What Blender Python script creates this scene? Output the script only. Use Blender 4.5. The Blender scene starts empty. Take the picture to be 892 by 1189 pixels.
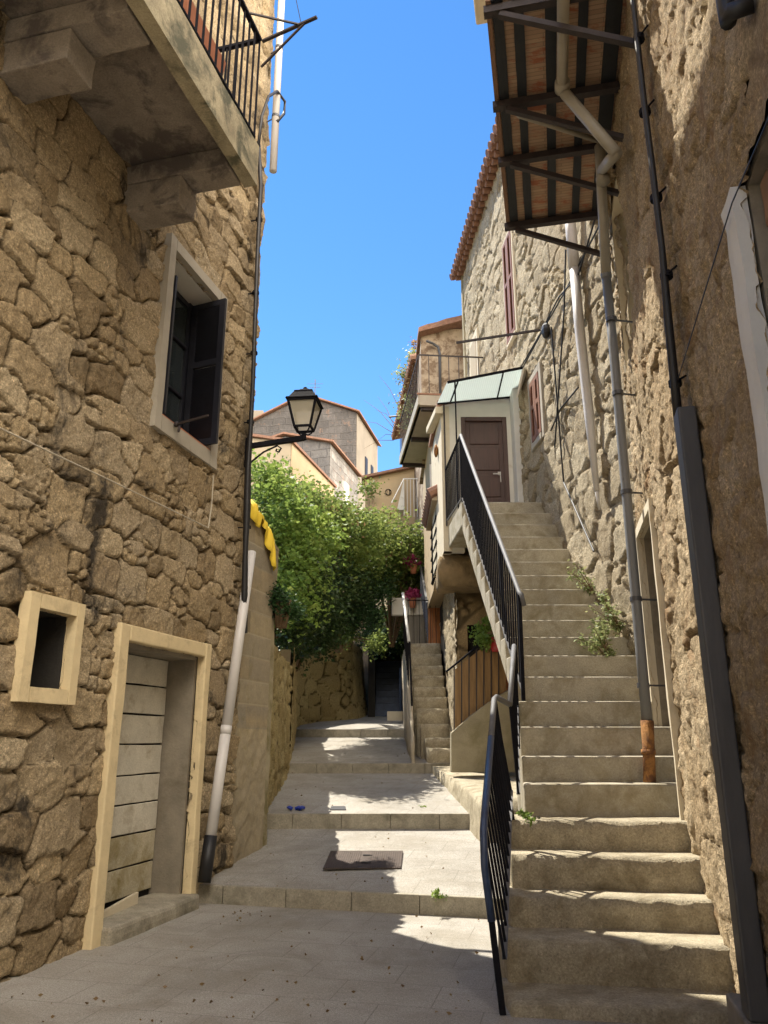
import bpy, math, random
import numpy as np
from mathutils import Vector
R_ = math.radians
random.seed(7)
S = bpy.context.scene
COL = S.collection
# ------------------------------------------------------------------ survey: camera model used to place things on real planes
PIT = R_(16.5); FPX = 893.0; EYE = 1.5
cP, sP = math.cos(PIT), math.sin(PIT)
def ray(x, y):
    a = (x-446)/FPX; b = -(y-594.5)/FPX
    return np.array([a, cP-b*sP, sP+b*cP])
O = np.array([0, 0, EYE])
def onz(z, x, y):
    r = ray(x, y); return O + r*((z-EYE)/r[2])
def ony(Y, x, y):
    r = ray(x, y); return O + r*(Y/r[1])
class Fr:
    """vertical plane; u along, w to the right-hand side, z up"""
    def __init__(s, x0, y0, az):
        s.o = np.array([x0, y0, 0.]); a = R_(az)
        s.d = np.array([math.sin(a), math.cos(a), 0]); s.n = np.array([math.cos(a), -math.sin(a), 0])
    def hit(s, x, y, w=0):
        r = ray(x, y); t = ((s.o+s.n*w-O)@s.n)/(r@s.n); p = O+t*r
        return float((p-s.o)@s.d), float(p[2])
    def P(s, u, w, z): return s.o + s.d*u + s.n*w + np.array([0, 0, z])
    def PX(s, x, y, w=0):
        u, z = s.hit(x, y, w); return s.P(u, w, z)
L = Fr(-2.228, 6.441, 14.7)      # left house front, lane on +w
R = Fr(2.22, 5.88, 12)           # right house front, lane on -w
W2 = Fr(2.62, 7.45, -5)          # second house on the right, lane on -w
WX = Fr(0, 0, 0)                 # world: u = y, w = x

# ------------------------------------------------------------------ objects
ORG = {}
def _link(o, parent):
    COL.objects.link(o)
    if parent is not None: o.parent = parent
def thing(name, label, cat, loc=(0, 0, 0), group=None):
    o = bpy.data.objects.new(name, None); o.empty_display_size = .2
    COL.objects.link(o); o.location = tuple(float(c) for c in loc); ORG[o] = np.array(loc, float)
    o['label'] = label; o['category'] = cat
    if group: o['group'] = group
    return o
def tag(o, label=None, cat=None, group=None, kind=None):
    if label: o['label'] = label
    if cat: o['category'] = cat
    if group: o['group'] = group
    if kind: o['kind'] = kind
    return o
class MB:
    def __init__(s): s.v = []; s.f = []
    def add(s, vs, fs):
        n = len(s.v); s.v += [np.array(p, float) for p in vs]; s.f += [tuple(i+n for i in f) for f in fs]; return s
    def hexa(s, p):   # 8 pts: bottom 4 ccw, top 4 ccw
        return s.add(p, [(3, 2, 1, 0), (4, 5, 6, 7), (0, 1, 5, 4), (1, 2, 6, 5), (2, 3, 7, 6), (3, 0, 4, 7)])
    def box(s, x0, x1, y0, y1, z0, z1):
        return s.hexa([(x0, y0, z0), (x1, y0, z0), (x1, y1, z0), (x0, y1, z0), (x0, y0, z1), (x1, y0, z1), (x1, y1, z1), (x0, y1, z1)])
    def fbox(s, fr, u0, u1, w0, w1, z0, z1):
        if u0 > u1: u0, u1 = u1, u0
        if w0 > w1: w0, w1 = w1, w0
        q = lambda u, w, z: fr.P(u, w, z)
        return s.hexa([q(u0, w0, z0), q(u0, w1, z0), q(u1, w1, z0), q(u1, w0, z0), q(u0, w0, z1), q(u0, w1, z1), q(u1, w1, z1), q(u1, w0, z1)])
    def bar(s, p, q, w, h=None, up=(0, 0, 1)):
        p = np.array(p, float); q = np.array(q, float); h = h or w
        d = q-p; d /= np.linalg.norm(d); up = np.array(up, float)
        if abs(d@up) > .98: up = np.array([0, 1., 0])
        a = np.cross(d, up); a /= np.linalg.norm(a); b = np.cross(a, d)
        c = [(-w/2, -h/2), (w/2, -h/2), (w/2, h/2), (-w/2, h/2)]
        return s.hexa([p+a*i+b*j for i, j in c]+[q+a*i+b*j for i, j in c])
    def tube(s, pts, r, n=8, caps=True):
        pts = [np.array(p, float) for p in pts]; m = len(pts)
        rs = r if isinstance(r, (list, tuple)) else [r]*m
        T = []
        for i in range(m):
            t = pts[min(i+1, m-1)]-pts[max(i-1, 0)]; T.append(t/(np.linalg.norm(t)+1e-9))
        up = np.array([0, 0, 1.]) if abs(T[0][2]) < .9 else np.array([1., 0, 0])
        a = np.cross(T[0], up); a /= np.linalg.norm(a)
        vs = []; fs = []
        for i in range(m):
            a = a - T[i]*(a@T[i]); a /= np.linalg.norm(a)+1e-9; b = np.cross(T[i], a)
            for k in range(n):
                th = 2*math.pi*k/n; vs.append(pts[i]+(a*math.cos(th)+b*math.sin(th))*rs[i])
        for i in range(m-1):
            for k in range(n):
                k2 = (k+1) % n; fs.append((i*n+k, i*n+k2, (i+1)*n+k2, (i+1)*n+k))
        if caps: fs.append(tuple(range(n-1, -1, -1))); fs.append(tuple((m-1)*n+k for k in range(n)))
        return s.add(vs, fs)
    def prism(s, poly, vec):   # poly: list of 3d pts, extruded by vec
        n = len(poly); vec = np.array(vec, float); p = [np.array(q, float) for q in poly]
        fs = [tuple(range(n-1, -1, -1)), tuple(range(n, 2*n))]+[(i, (i+1) % n, n+(i+1) % n, n+i) for i in range(n)]
        return s.add(p+[q+vec for q in p], fs)
    def ball(s, c, r, n=8, m=6):
        c = np.array(c, float); r = np.array(r if hasattr(r, '__len__') else (r, r, r), float); vs = []; fs = []
        for i in range(m+1):
            ph = math.pi*i/m
            for k in range(n):
                th = 2*math.pi*k/n; vs.append(c+r*np.array([math.sin(ph)*math.cos(th), math.sin(ph)*math.sin(th), math.cos(ph)]))
        for i in range(m):
            for k in range(n): fs.append((i*n+k, (i+1)*n+k, (i+1)*n+(k+1) % n, i*n+(k+1) % n))
        return s.add(vs, fs)
    def build(s, name, mat, parent=None, bevel=0, smooth=False, label=None, seg=2, rough=None):
        org = ORG.get(parent, np.zeros(3)) if parent is not None else np.zeros(3)
        me = bpy.data.meshes.new(name)
        me.from_pydata([tuple(p-org) for p in s.v], [], s.f); me.update()
        o = bpy.data.objects.new(name, me); _link(o, parent); ORG[o] = org
        if mat: me.materials.append(mat)
        import bmesh
        bm = bmesh.new(); bm.from_mesh(me); bmesh.ops.recalc_face_normals(bm, faces=bm.faces)
        if rough:   # subdivide + noise displacement: worn edges
            step, amp, sd = rough
            for it in range(6):
                es = [e for e in bm.edges if e.calc_length() > step*1.5]
                if not es: break
                bmesh.ops.subdivide_edges(bm, edges=es, cuts=1, use_grid_fill=True)
            bmesh.ops.triangulate(bm, faces=[f for f in bm.faces if len(f.verts) > 4])
            bm.normal_update()
            vs = list(bm.verts); co = np.array([v.co for v in vs])
            n1 = n3(co*3.1, sd)-.5; n2 = n3(co*9.0, sd+1)-.5
            for v, a, b in zip(vs, n1, n2):
                v.co -= v.normal*float(amp*(.7-1.3*a-1.0*b))*(1.6 if len(set(tuple(np.round(f.normal, 1)) for f in v.link_faces)) > 1 else .6)
        bm.to_mesh(me); bm.free()
        if smooth: me.polygons.foreach_set('use_smooth', [True]*len(me.polygons))
        if bevel:
            b = o.modifiers.new('bevel', 'BEVEL'); b.width = bevel; b.segments = seg; b.limit_method = 'ANGLE'
        if label: o['label'] = label
        return o
def struct(o): o['kind'] = 'structure'; return o
# ------------------------------------------------------------------ noise
_rt = np.random.RandomState(5).rand(64, 256, 256)
def vn(x, y, s=0):
    t = _rt[s % 64]; xi = np.floor(x).astype(int); yi = np.floor(y).astype(int); fx = x-xi; fy = y-yi
    fx = fx*fx*(3-2*fx); fy = fy*fy*(3-2*fy); a = xi & 255; b = yi & 255; a1 = (a+1) & 255; b1 = (b+1) & 255
    return (t[a, b]*(1-fx)+t[a1, b]*fx)*(1-fy)+(t[a, b1]*(1-fx)+t[a1, b1]*fx)*fy
def fbm(x, y, s=0, o=4):
    r = 0; a = .5; w = 0
    for i in range(o): r = r+a*vn(x, y, s+i); w += a; x = x*2.03+3.1; y = y*2.03+1.7; a *= .5
    return r/w
def n3(p, s=0): return (vn(p[:, 0]+p[:, 2]*.7, p[:, 1]-p[:, 2]*.4, s)+vn(p[:, 2]+5.3, p[:, 0]*.8+p[:, 1]*.6, s+7))/2
def voro(U, V, cw, ch, seed, jit=.34, p=3.0, wide=.35):
    """irregular coursed cells: returns border distance, id random, second random, local offsets"""
    V = V+ch*.34*(fbm(U*.9/cw*.3, V*.5/ch*.3, seed+20)-.5)*2
    U = U+cw*.10*(vn(U*7, V*7, seed+22)-.5); V = V+ch*.10*(vn(U*6+9, V*6, seed+23)-.5)
    j0 = np.floor(V/ch).astype(int)
    t1, t2, t3, t4 = [_rt[(seed+k) % 64] for k in (30, 31, 32, 33)]
    F1 = np.full(U.shape, 9.); F2 = np.full(U.shape, 9.); ID = np.zeros(U.shape); ID2 = np.zeros(U.shape)
    lu = np.zeros(U.shape); lv = np.zeros(U.shape)
    for dj in (-1, 0, 1):
        j = j0+dj; off = t1[j & 255, 7]
        i0 = np.floor(U/cw-off).astype(int)
        for di in (-2, -1, 0, 1, 2):
            i = i0+di; a = i & 255; b = j & 255
            cu = (i+.5+off+jit*(t1[a, b]-.5)*2)*cw; cv = (j+.5+jit*(t2[a, b]-.5)*1.7)*ch
            sz = 1+wide*(t3[a, b]-.5)*2
            du = (U-cu)/cw/sz; dv = (V-cv)/ch/sz
            d = (np.abs(du)**p+np.abs(dv)**p)**(1/p)
            n = d < F1; F2 = np.where(n, F1, np.minimum(F2, d)); F1 = np.where(n, d, F1)
            ID = np.where(n, t4[a, b], ID); ID2 = np.where(n, t3[b, a], ID2); lu = np.where(n, du, lu); lv = np.where(n, dv, lv)
    return F2-F1, ID, ID2, lu, lv
def sstep(a, b, x):
    t = np.clip((x-a)/(b-a), 0, 1); return t*t*(3-2*t)
def rubble(cw, ch, depth, seed, jw=.10, fine=.010, big=.02, jit=.34, p=3.0, tilt=.03, wide=.5, mid=.014, pil=.15, wob=1.):
    def f(U, Z):
        wu = .035*wob*(fbm(U*5+3, Z*5, seed+40, 3)-.5)*2; wv = .03*wob*(fbm(U*5, Z*5+7, seed+43, 3)-.5)*2
        e, i1, i2, lu, lv = voro(U+wu, Z+wv, cw, ch, seed, jit, p, wide)
        # chinking: some stones are broken into smaller ones
        e2, k1, k2, mu_, mv_ = voro(U+wu, Z+wv, cw*.48, ch*.5, seed+5, jit, p, wide)
        split = i2 > .88
        e = np.where(split, np.minimum(e, e2*.8), e); i1 = np.where(split, (i1+k1)/2, i1); lu = np.where(split, mu_*.6, lu); lv = np.where(split, mv_*.6, lv)
        jn = jw*(.55+1.1*fbm(U*2.3, Z*2.3, seed+46, 3))
        j = sstep(.0, 1., e/jn)
        crev = .35+.95*sstep(.38, .6, fbm(U*1.9+4, Z*1.9, seed+50, 3))
        h = depth*crev*(j-1)+(i2-.5)*depth*.55*j+tilt*j*((i1-.5)*lu*1.6+((i2*7.3) % 1-.5)*lv*1.6)
        h = h-depth*pil*j*(lu**2+lv**2)*2
        h = h+mid*(fbm(U*5.5, Z*5.5, seed+3, 2)-.5)*2*j+fine*(fbm(U*17, Z*17, seed+6, 4)-.5)*2*(.4+.6*j)+big*(fbm(U*.8, Z*.8, seed+9, 3)-.5)*2
        return h, (i1, i2*5.7 % 1), np.clip(sstep(.0, .85, e/jn)+(1-sstep(.5, 1.1, crev))*.12, 0, 1)
    return f
def axis(a, b, step, marks):
    x = list(np.linspace(a, b, max(2, int(round((b-a)/step))+1))); m = [q for q in marks if a < q < b]
    x = [q for q in x if all(abs(q-k) > step*.35 for k in m)]+m
    return np.array(sorted(x))
def relief(name, fr, sgn, u0, u1, z0, z1, res, hf, mat, parent, holes=(), off=0, edge=None, label=None, zres=None):
    us = axis(u0, u1, res, [h[0] for h in holes]+[h[1] for h in holes]); zs = axis(z0, z1, zres or res, [h[2] for h in holes]+[h[3] for h in holes])
    Ug, Zg = np.meshgrid(us, zs, indexing='ij'); h, t, j = hf(Ug, Zg)
    Uo = Ug.copy()
    t, t2 = t if isinstance(t, tuple) else (t, t*0)
    if edge: Uo = edge(Ug, Zg, h, t, j)
    P = fr.o+Uo[..., None]*fr.d+((h+off)*sgn)[..., None]*fr.n; P[..., 2] += Zg
    org = ORG.get(parent, np.zeros(3)); P = P-org
    nu, nz = len(us), len(zs); idx = np.arange(nu*nz).reshape(nu, nz)
    uc = (us[:-1]+us[1:])/2; zc = (zs[:-1]+zs[1:])/2; keep = np.ones((nu-1, nz-1), bool)
    for q in holes: keep &= ~((uc[:, None] > q[0]) & (uc[:, None] < q[1]) & (zc[None] > q[2]) & (zc[None] < q[3]))
    a, b, c, d = idx[:-1, :-1][keep], idx[1:, :-1][keep], idx[1:, 1:][keep], idx[:-1, 1:][keep]
    F = np.stack([a, d, c, b] if sgn < 0 else [a, b, c, d], 1)
    return rawmesh(name, P.reshape(-1, 3), F, mat, parent, dict(tone=t.ravel(), tone2=t2.ravel(), joint=j.ravel()), label, True)
def rawmesh(name, V, F, mat, parent=None, attrs=None, label=None, smooth=False):
    me = bpy.data.meshes.new(name); k = F.shape[1]
    me.vertices.add(len(V)); me.vertices.foreach_set('co', np.asarray(V, np.float32).ravel())
    me.loops.add(F.size); me.loops.foreach_set('vertex_index', F.astype(np.int32).ravel())
    me.polygons.add(len(F)); me.polygons.foreach_set('loop_start', np.arange(0, F.size, k, dtype=np.int32))
    me.update(calc_edges=True)
    for n, v in (attrs or {}).items():
        at = me.attributes.new(n, 'FLOAT', 'POINT'); at.data.foreach_set('value', np.asarray(v, np.float32))
    if smooth: me.polygons.foreach_set('use_smooth', np.ones(len(F), bool))
    me.validate(); me.materials.append(mat)
    o = bpy.data.objects.new(name, me); _link(o, parent); ORG[o] = ORG.get(parent, np.zeros(3)) if parent is not None else np.zeros(3)
    if label: o['label'] = label
    return o
# ------------------------------------------------------------------ materials
class NT:
    def __init__(s, name):
        s.m = bpy.data.materials.new(name); s.m.use_nodes = True; s.t = s.m.node_tree; s.t.nodes.clear()
        s.out = s.n('ShaderNodeOutputMaterial'); s.b = s.n('ShaderNodeBsdfPrincipled'); s.l(s.b.outputs[0], s.out.inputs[0])
        s.co = s.n('ShaderNodeTexCoord').outputs['Object']
    def n(s, t): return s.t.nodes.new(t)
    def l(s, a, b): s.t.links.new(a, b)
    def noise(s, scale, detail=5, rough=.6, stretch=None, dist=0):
        x = s.n('ShaderNodeTexNoise'); x.inputs['Scale'].default_value = scale; x.inputs['Detail'].default_value = detail; x.inputs['Roughness'].default_value = rough
        x.inputs['Distortion'].default_value = dist
        if stretch:
            mp = s.n('ShaderNodeMapping'); mp.inputs['Scale'].default_value = stretch; s.l(s.co, mp.inputs[0]); s.l(mp.outputs[0], x.inputs['Vector'])
        else: s.l(s.co, x.inputs['Vector'])
        return x.outputs['Fac']
    def ramp(s, fac, stops):
        r = s.n('ShaderNodeValToRGB'); e = r.color_ramp.elements
        while len(e) < len(stops): e.new(.5)
        for q, (p, c) in zip(e, stops):
            q.position = p; q.color = (c[0], c[1], c[2], 1) if hasattr(c, '__len__') else (c, c, c, 1)
        s.l(fac, r.inputs[0]); return r.outputs[0]
    def mix(s, fac, a, b, mode='MIX'):
        x = s.n('ShaderNodeMix'); x.data_type = 'RGBA'; x.blend_type = mode
        for i, v in ((0, fac), (6, a), (7, b)):
            if hasattr(v, 'is_linked'): s.l(v, x.inputs[i])
            elif i == 0: x.inputs[0].default_value = v
            else: x.inputs[i].default_value = (*v[:3], 1)
        return x.outputs[2]
    def math(s, op, a, b=0.):
        x = s.n('ShaderNodeMath'); x.operation = op
        for i, v in ((0, a), (1, b)):
            if hasattr(v, 'is_linked'): s.l(v, x.inputs[i])
            else: x.inputs[i].default_value = v
        return x.outputs[0]
    def attr(s, n):
        a = s.n('ShaderNodeAttribute'); a.attribute_name = n; return a.outputs['Fac']
    def bump(s, h, strength, dist=.02):
        x = s.n('ShaderNodeBump'); x.inputs['Strength'].default_value = strength; x.inputs['Distance'].default_value = dist
        s.l(h, x.inputs['Height']); s.l(x.outputs[0], s.b.inputs['Normal'])
    def base(s, c):
        if hasattr(c, 'is_linked'): s.l(c, s.b.inputs['Base Color'])
        else: s.b.inputs['Base Color'].default_value = (*c, 1)
    def rough(s, r): s.b.inputs['Roughness'].default_value = r
def sc(c, k): return tuple(min(1, x*k) for x in c)
def plain(name, col, rough=.7, var=.25, scale=6, bump=.25, bscale=60, metal=0, stain=None, stain_scale=2.5, stain_lo=.5, stain_hi=.7, stretch=None, spec=None, speck=0, grain=0):
    t = NT(name); c = t.mix(t.ramp(t.noise(scale, 6, .65, stretch), [(.3, 0), (.7, 1)]), sc(col, 1-var), sc(col, 1+var*.7))
    if speck: c = t.mix(t.ramp(t.noise(220, 2, .5), [(.35, 0), (.65, 1)]), c, sc(col, 1+speck), 'MIX') if speck > 0 else c
    if grain: c = t.mix(grain, c, t.ramp(t.noise(70, 4, .8), [(.34, .45), (.46, .9), (.54, 1.0), (.66, 1.5)]), 'MULTIPLY')
    if stain is not None: c = t.mix(t.ramp(t.noise(stain_scale, 7, .68, stretch, .4), [(stain_lo, 0), (stain_hi, 1)]), c, stain)
    t.base(c); t.rough(rough); t.b.inputs['Metallic'].default_value = metal
    if spec is not None: t.b.inputs['Specular IOR Level'].default_value = spec
    if bump: t.bump(t.noise(bscale, 5, .7, stretch), bump, .015)
    return t.m
def stone(name, cols, joint, bump=.5, sp=.35, stain=(.06, .055, .04), stain_lo=.58, lich=None, bdist=.02, bscale=45, soot=0, grain=1.0):
    t = NT(name); k = len(cols)
    c = t.ramp(t.attr('tone'), [(i/(k-1), q) for i, q in enumerate(cols)])
    c = t.mix(t.ramp(t.attr('tone2'), [(0, 0), (.35, .0), (1, .5)]), c, (cols[0][0]*.9, cols[0][1]*.78, cols[0][2]*.62))
    big = t.noise(1.1, 4, .6); c = t.mix(t.ramp(big, [(.35, 0), (.65, .35)]), c, sc(cols[k//2], .88))
    for s_, a in ((42, 1.0), (105, .8)):
        c = t.mix(min(1, sp*a), c, t.ramp(t.noise(s_*grain, 4, .8), [(.34, .36), (.46, .85), (.54, 1.0), (.66, 1.75)]), 'MULTIPLY')
    mid = t.noise(9, 6, .7); c = t.mix(t.ramp(mid, [(.38, .0), (.68, .45)]), c, sc(cols[k//2], .68))
    st = t.noise(2.3, 8, .7, None, .5); c = t.mix(t.ramp(st, [(stain_lo, 0), (stain_lo+.12, .75)]), c, stain)
    if soot: c = t.mix(t.math('MULTIPLY', t.ramp(t.noise(1.6, 9, .72, (1, 1, .75), .6), [(.56, 0), (.66, 1)]), soot), c, (.035, .032, .03))
    if lich: c = t.mix(t.ramp(t.noise(5.5, 7, .75), [(.6, 0), (.68, .7)]), c, lich)
    c = t.mix(t.ramp(t.attr('joint'), [(.1, 0), (.7, 1)]), joint, c)
    t.base(c); t.rough(.92); t.b.inputs['Specular IOR Level'].default_value = .2
    h = t.math('ADD', t.noise(bscale, 6, .8), t.math('MULTIPLY', t.noise(bscale*.3, 5, .7), 1.6)); t.bump(h, bump, bdist)
    return t.m
def leafmat(name, cols, trans=.4):
    t = NT(name); k = len(cols)
    c = t.ramp(t.attr('tone'), [(i/(k-1), q) for i, q in enumerate(cols)])
    t.base(c); t.rough(.5); t.b.inputs['Specular IOR Level'].default_value = .35
    tr = t.n('ShaderNodeBsdfTranslucent'); t.l(t.mix(.5, c, sc(cols[-1], 1.3)), tr.inputs[0])
    mx = t.n('ShaderNodeMixShader'); mx.inputs[0].default_value = trans
    t.l(t.b.outputs[0], mx.inputs[1]); t.l(tr.outputs[0], mx.inputs[2]); t.l(mx.outputs[0], t.out.inputs[0])
    return t.m
def glass(name, tint=(.6, .68, .68), mixf=.45, rough=.05):
    t = NT(name); t.base(tint); t.rough(rough); t.b.inputs['Specular IOR Level'].default_value = .8
    tr = t.n('ShaderNodeBsdfTransparent'); mx = t.n('ShaderNodeMixShader'); mx.inputs[0].default_value = mixf
    t.l(tr.outputs[0], mx.inputs[1]); t.l(t.b.outputs[0], mx.inputs[2]); t.l(mx.outputs[0], t.out.inputs[0]); return t.m
def paving():
    t = NT('granite_paving')
    mp = t.n('ShaderNodeMapping'); mp.inputs['Rotation'].default_value = (0, 0, R_(13.5)); t.l(t.co, mp.inputs[0])
    br = t.n('ShaderNodeTexBrick'); t.l(mp.outputs[0], br.inputs['Vector']); br.inputs['Scale'].default_value = 1
    br.inputs['Brick Width'].default_value = .62; br.inputs['Row Height'].default_value = .42; br.inputs['Mortar Size'].default_value = .004; br.inputs['Mortar Smooth'].default_value = .3
    br.inputs['Color1'].default_value = (.385, .36, .315, 1); br.inputs['Color2'].default_value = (.42, .395, .35, 1); br.inputs['Mortar'].default_value = (.24, .22, .185, 1)
    sp = t.noise(140, 3, .8); c = t.mix(t.ramp(sp, [(.38, .55), (.55, 0)]), br.outputs[0], (.12, .115, .11))
    c = t.mix(t.ramp(sp, [(.52, 0), (.68, .5)]), c, (.6, .58, .54))
    c = t.mix(t.ramp(t.noise(1.7, 7, .7, None, .4), [(.42, 0), (.7, .6)]), c, (.23, .20, .15)); c = t.mix(t.ramp(t.noise(.7, 6, .75, None, 1.), [(.5, 0), (.62, .35)]), c, (.17, .15, .115))
    c = t.mix(.6, c, t.ramp(t.noise(60, 4, .8), [(.34, .5), (.46, .9), (.54, 1.0), (.66, 1.4)]), 'MULTIPLY')
    t.base(c); t.rough(.8); t.b.inputs['Specular IOR Level'].default_value = .25
    t.bump(t.math('ADD', t.noise(120, 3, .7), t.math('MULTIPLY', br.outputs['Fac'], -2.0)), .25, .006); return t.m
M = {}
M['stoneL'] = stone('tan_granite_rubble', [(.26, .20, .125), (.44, .335, .20), (.62, .48, .29), (.50, .41, .285), (.70, .57, .375)], (.06, .042, .022), 1.0, .8, (.27, .21, .13), .56, None, .03, 40, .9)
M['stone2'] = stone('pale_granite_rubble', [(.35, .285, .19), (.51, .43, .295), (.61, .525, .375), (.47, .39, .265), (.67, .59, .435)], (.26, .20, .125), 1.0, .7, (.28, .22, .14), .58, None, .03, 40)
M['stoneR'] = stone('ochre_granite_face', [(.38, .285, .17), (.54, .42, .265), (.64, .51, .335), (.47, .345, .20)], (.24, .17, .10), 1.0, .8, (.30, .18, .09), .55, None, .03, 38)
M['stoneG'] = stone('mossy_yellow_rubble', [(.34, .26, .12), (.48, .38, .18), (.56, .46, .24), (.42, .33, .15)], (.10, .075, .035), .9, .6, (.14, .125, .05), .6, (.20, .20, .05), .025)
M['stoneD'] = stone('distant_grey_stone', [(.17, .155, .135), (.21, .19, .165), (.24, .21, .175), (.27, .235, .20)], (.20, .18, .15), .3, .2, (.25, .19, .14), .66)
M['stoneU'] = stone('brown_underbuilding_rock', [(0.260, 0.189, 0.098), (0.338, 0.247, 0.130), (0.390, 0.299, 0.169), (0.286, 0.208, 0.104)], (0.156, 0.117, 0.065), .8, .4, (0.078, 0.058, 0.033), .58)
M['blocks'] = plain('cast_block_wall', (0.375, 0.306, 0.194), .9, .18, 3, .5, 70, stain=(0.263, 0.231, 0.144), stain_lo=.5, stain_hi=.62)
M['render'] = plain('mossy_wall_render', (0.362, 0.312, 0.206), .9, .25, 4, .5, 60, stain=(0.200, 0.169, 0.075), stain_lo=.48, stain_hi=.62)
M['paving'] = paving()
M['riser'] = plain('granite_kerb', (0.338, 0.306, 0.237), .85, .3, 5, .35, 130, stain=(0.150, 0.138, 0.100), stain_lo=.5, grain=.6)
M['granite'] = plain('worn_granite_step', (.44, .385, .275), .9, .25, 8, .9, 70, stain=(.19, .155, .09), stain_scale=4.5, stain_lo=.48, stain_hi=.74, grain=.8)
M['concrete'] = plain('cast_concrete_step', (.43, .39, .30), .88, .2, 3, .5, 80, stain=(.24, .205, .125), stain_scale=4, stain_lo=.47, stain_hi=.7, grain=.45)
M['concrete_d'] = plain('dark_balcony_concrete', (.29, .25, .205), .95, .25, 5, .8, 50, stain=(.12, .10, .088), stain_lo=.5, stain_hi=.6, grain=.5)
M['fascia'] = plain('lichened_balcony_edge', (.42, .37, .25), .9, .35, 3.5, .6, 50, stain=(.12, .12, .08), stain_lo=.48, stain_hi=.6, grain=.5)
M['parapet'] = plain('parapet_render', (0.350, 0.306, 0.206), .9, .2, 3, .4, 60, stain=(0.250, 0.219, 0.125), stain_lo=.5, grain=.3)
M['yframe'] = plain('yellow_painted_surround', (.72, .59, .355), .88, .1, 6, .3, 60, stain=(.50, .40, .24), stain_scale=5, stain_lo=.54, stain_hi=.72)
M['gframe'] = plain('grey_painted_surround', (.40, .365, .30), .85, .1, 4, .3, 50, stain=(.3, .26, .2), stain_lo=.58)
M['white'] = plain('white_wall_paint', (.66, .64, .58), .8, .06, 3, .12, 40, stain=(.5, .46, .38), stain_lo=.62)
M['cream'] = plain('cream_wall_paint', (.63, .56, .42), .85, .1, 3, .3, 40, stain=(.48, .39, .25), stain_lo=.6)
M['whitewash'] = plain('whitewashed_band', (.62, .62, .60), .85, .08, 4, .3, 40)
M['planks'] = plain('weathered_pale_planks', (.60, .565, .475), .88, .16, 3, .3, 40, stain=(.40, .35, .26), stain_scale=5, stain_lo=.54, stain_hi=.7, grain=.3)
M['plank_low'] = plain('rotted_brown_planks', (.48, .43, .31), .9, .2, 3, .4, 40, stain=(.26, .21, .09), stain_scale=4, stain_lo=.44, stain_hi=.66, grain=.4)
M['black'] = plain('void_black', (.012, .011, .010), .95, .1, 3, 0)
M['darkroom'] = plain('shade_dark_interior', (.03, .027, .023), .95, .3, 3, .4, 30)  # near-black colour stands in for shade inside the passage, recesses and cores
M['jamb'] = plain('grey_jamb_render', (0.250, 0.219, 0.169), .9, .22, 4, .4, 40, stain=(0.150, 0.125, 0.088), stain_lo=.5)
M['iron'] = plain('black_painted_iron', (.012, .012, .016), .8, .3, 20, .2, 120, spec=.1)
M['rail'] = plain('worn_grey_handrail', (.15, .15, .155), .6, .2, 12, .2, 90, metal=.0, spec=.3, stain=(.2, .19, .18), stain_lo=.6)
M['bluerail'] = plain('blue_painted_handrail', (.035, .06, .13), .35, .3, 14, .2, 90, spec=.6)
M['galv'] = plain('galvanised_steel', (.085, .087, .095), .5, .25, 8, .15, 60, metal=.3, stretch=(1, 1, .2))
M['zinc'] = plain('grey_pvc_pipe', (.17, .175, .18), .5, .12, 6, .1, 40, stretch=(1, 1, .2))
M['pvc'] = plain('white_pvc_pipe', (.62, .60, .58), .4, .08, 4, .08, 40, stain=(.5, .45, .38), stain_lo=.62)
M['pvcold'] = plain('yellowed_pvc_pipe', (.33, .30, .24), .45, .12, 5, .1, 40, stain=(.3, .26, .2), stain_lo=.6)
M['rust'] = plain('rust_orange_pipe', (.36, .17, .05), .9, .5, 9, .8, 60, stain=(.13, .055, .025), stain_scale=7, stain_lo=.47, stain_hi=.6)
M['cable'] = plain('black_cable_rubber', (.012, .012, .014), .5, .2, 20, .1, 60)
M['wire'] = plain('pale_wire', (.5, .45, .35), .6, .1, 5, 0)
M['shutdark'] = plain('navy_black_shutter_paint', (.013, .014, .022), .5, .3, 10, .15, 60, spec=.5)
M['shutred'] = plain('red_brown_shutter_paint', (.23, .10, .06), .6, .2, 8, .2, 60)
M['doorwood'] = plain('dark_red_brown_door', (.075, .036, .028), .45, .3, 3, .25, 40, stretch=(6, 6, .6))
M['terra'] = plain('terracotta_tile', (.27, .145, .095), .85, .35, 9, .4, 60, stain=(.20, .12, .08), stain_lo=.55)
M['pot'] = plain('terracotta_pot', (.40, .15, .075), .75, .15, 5, .15, 50)
M['joist'] = plain('blue_black_joist_paint', (.012, .015, .02), .6, .3, 8, .3, 40)
M['steel'] = plain('rusty_black_steel', (.035, .025, .025), .6, .35, 12, .3, 60)
def infill():
    t = NT('flaking_brick_infill'); br = t.n('ShaderNodeTexBrick'); mp = t.n('ShaderNodeMapping'); mp.inputs['Rotation'].default_value = (0, 0, R_(12)); t.l(t.co, mp.inputs[0]); t.l(mp.outputs[0], br.inputs['Vector'])
    br.inputs['Scale'].default_value = 1; br.inputs['Brick Width'].default_value = .34; br.inputs['Row Height'].default_value = .045; br.inputs['Mortar Size'].default_value = .004
    br.inputs['Color1'].default_value = (.47, .33, .22, 1); br.inputs['Color2'].default_value = (.38, .25, .165, 1); br.inputs['Mortar'].default_value = (.26, .19, .13, 1)
    c = t.mix(t.ramp(t.noise(3.2, 6, .7, (1, 2.4, 1)), [(.52, 0), (.62, .85)]), br.outputs[0], (.33, .10, .05)); t.base(c); t.rough(.9)
    t.bump(t.math('ADD', t.noise(40, 5, .7), t.math('MULTIPLY', br.outputs['Fac'], -1.5)), .5, .012); return t.m
M['infill'] = infill()
M['glass'] = glass('window_glass', (.03, .04, .045), .85)
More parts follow.
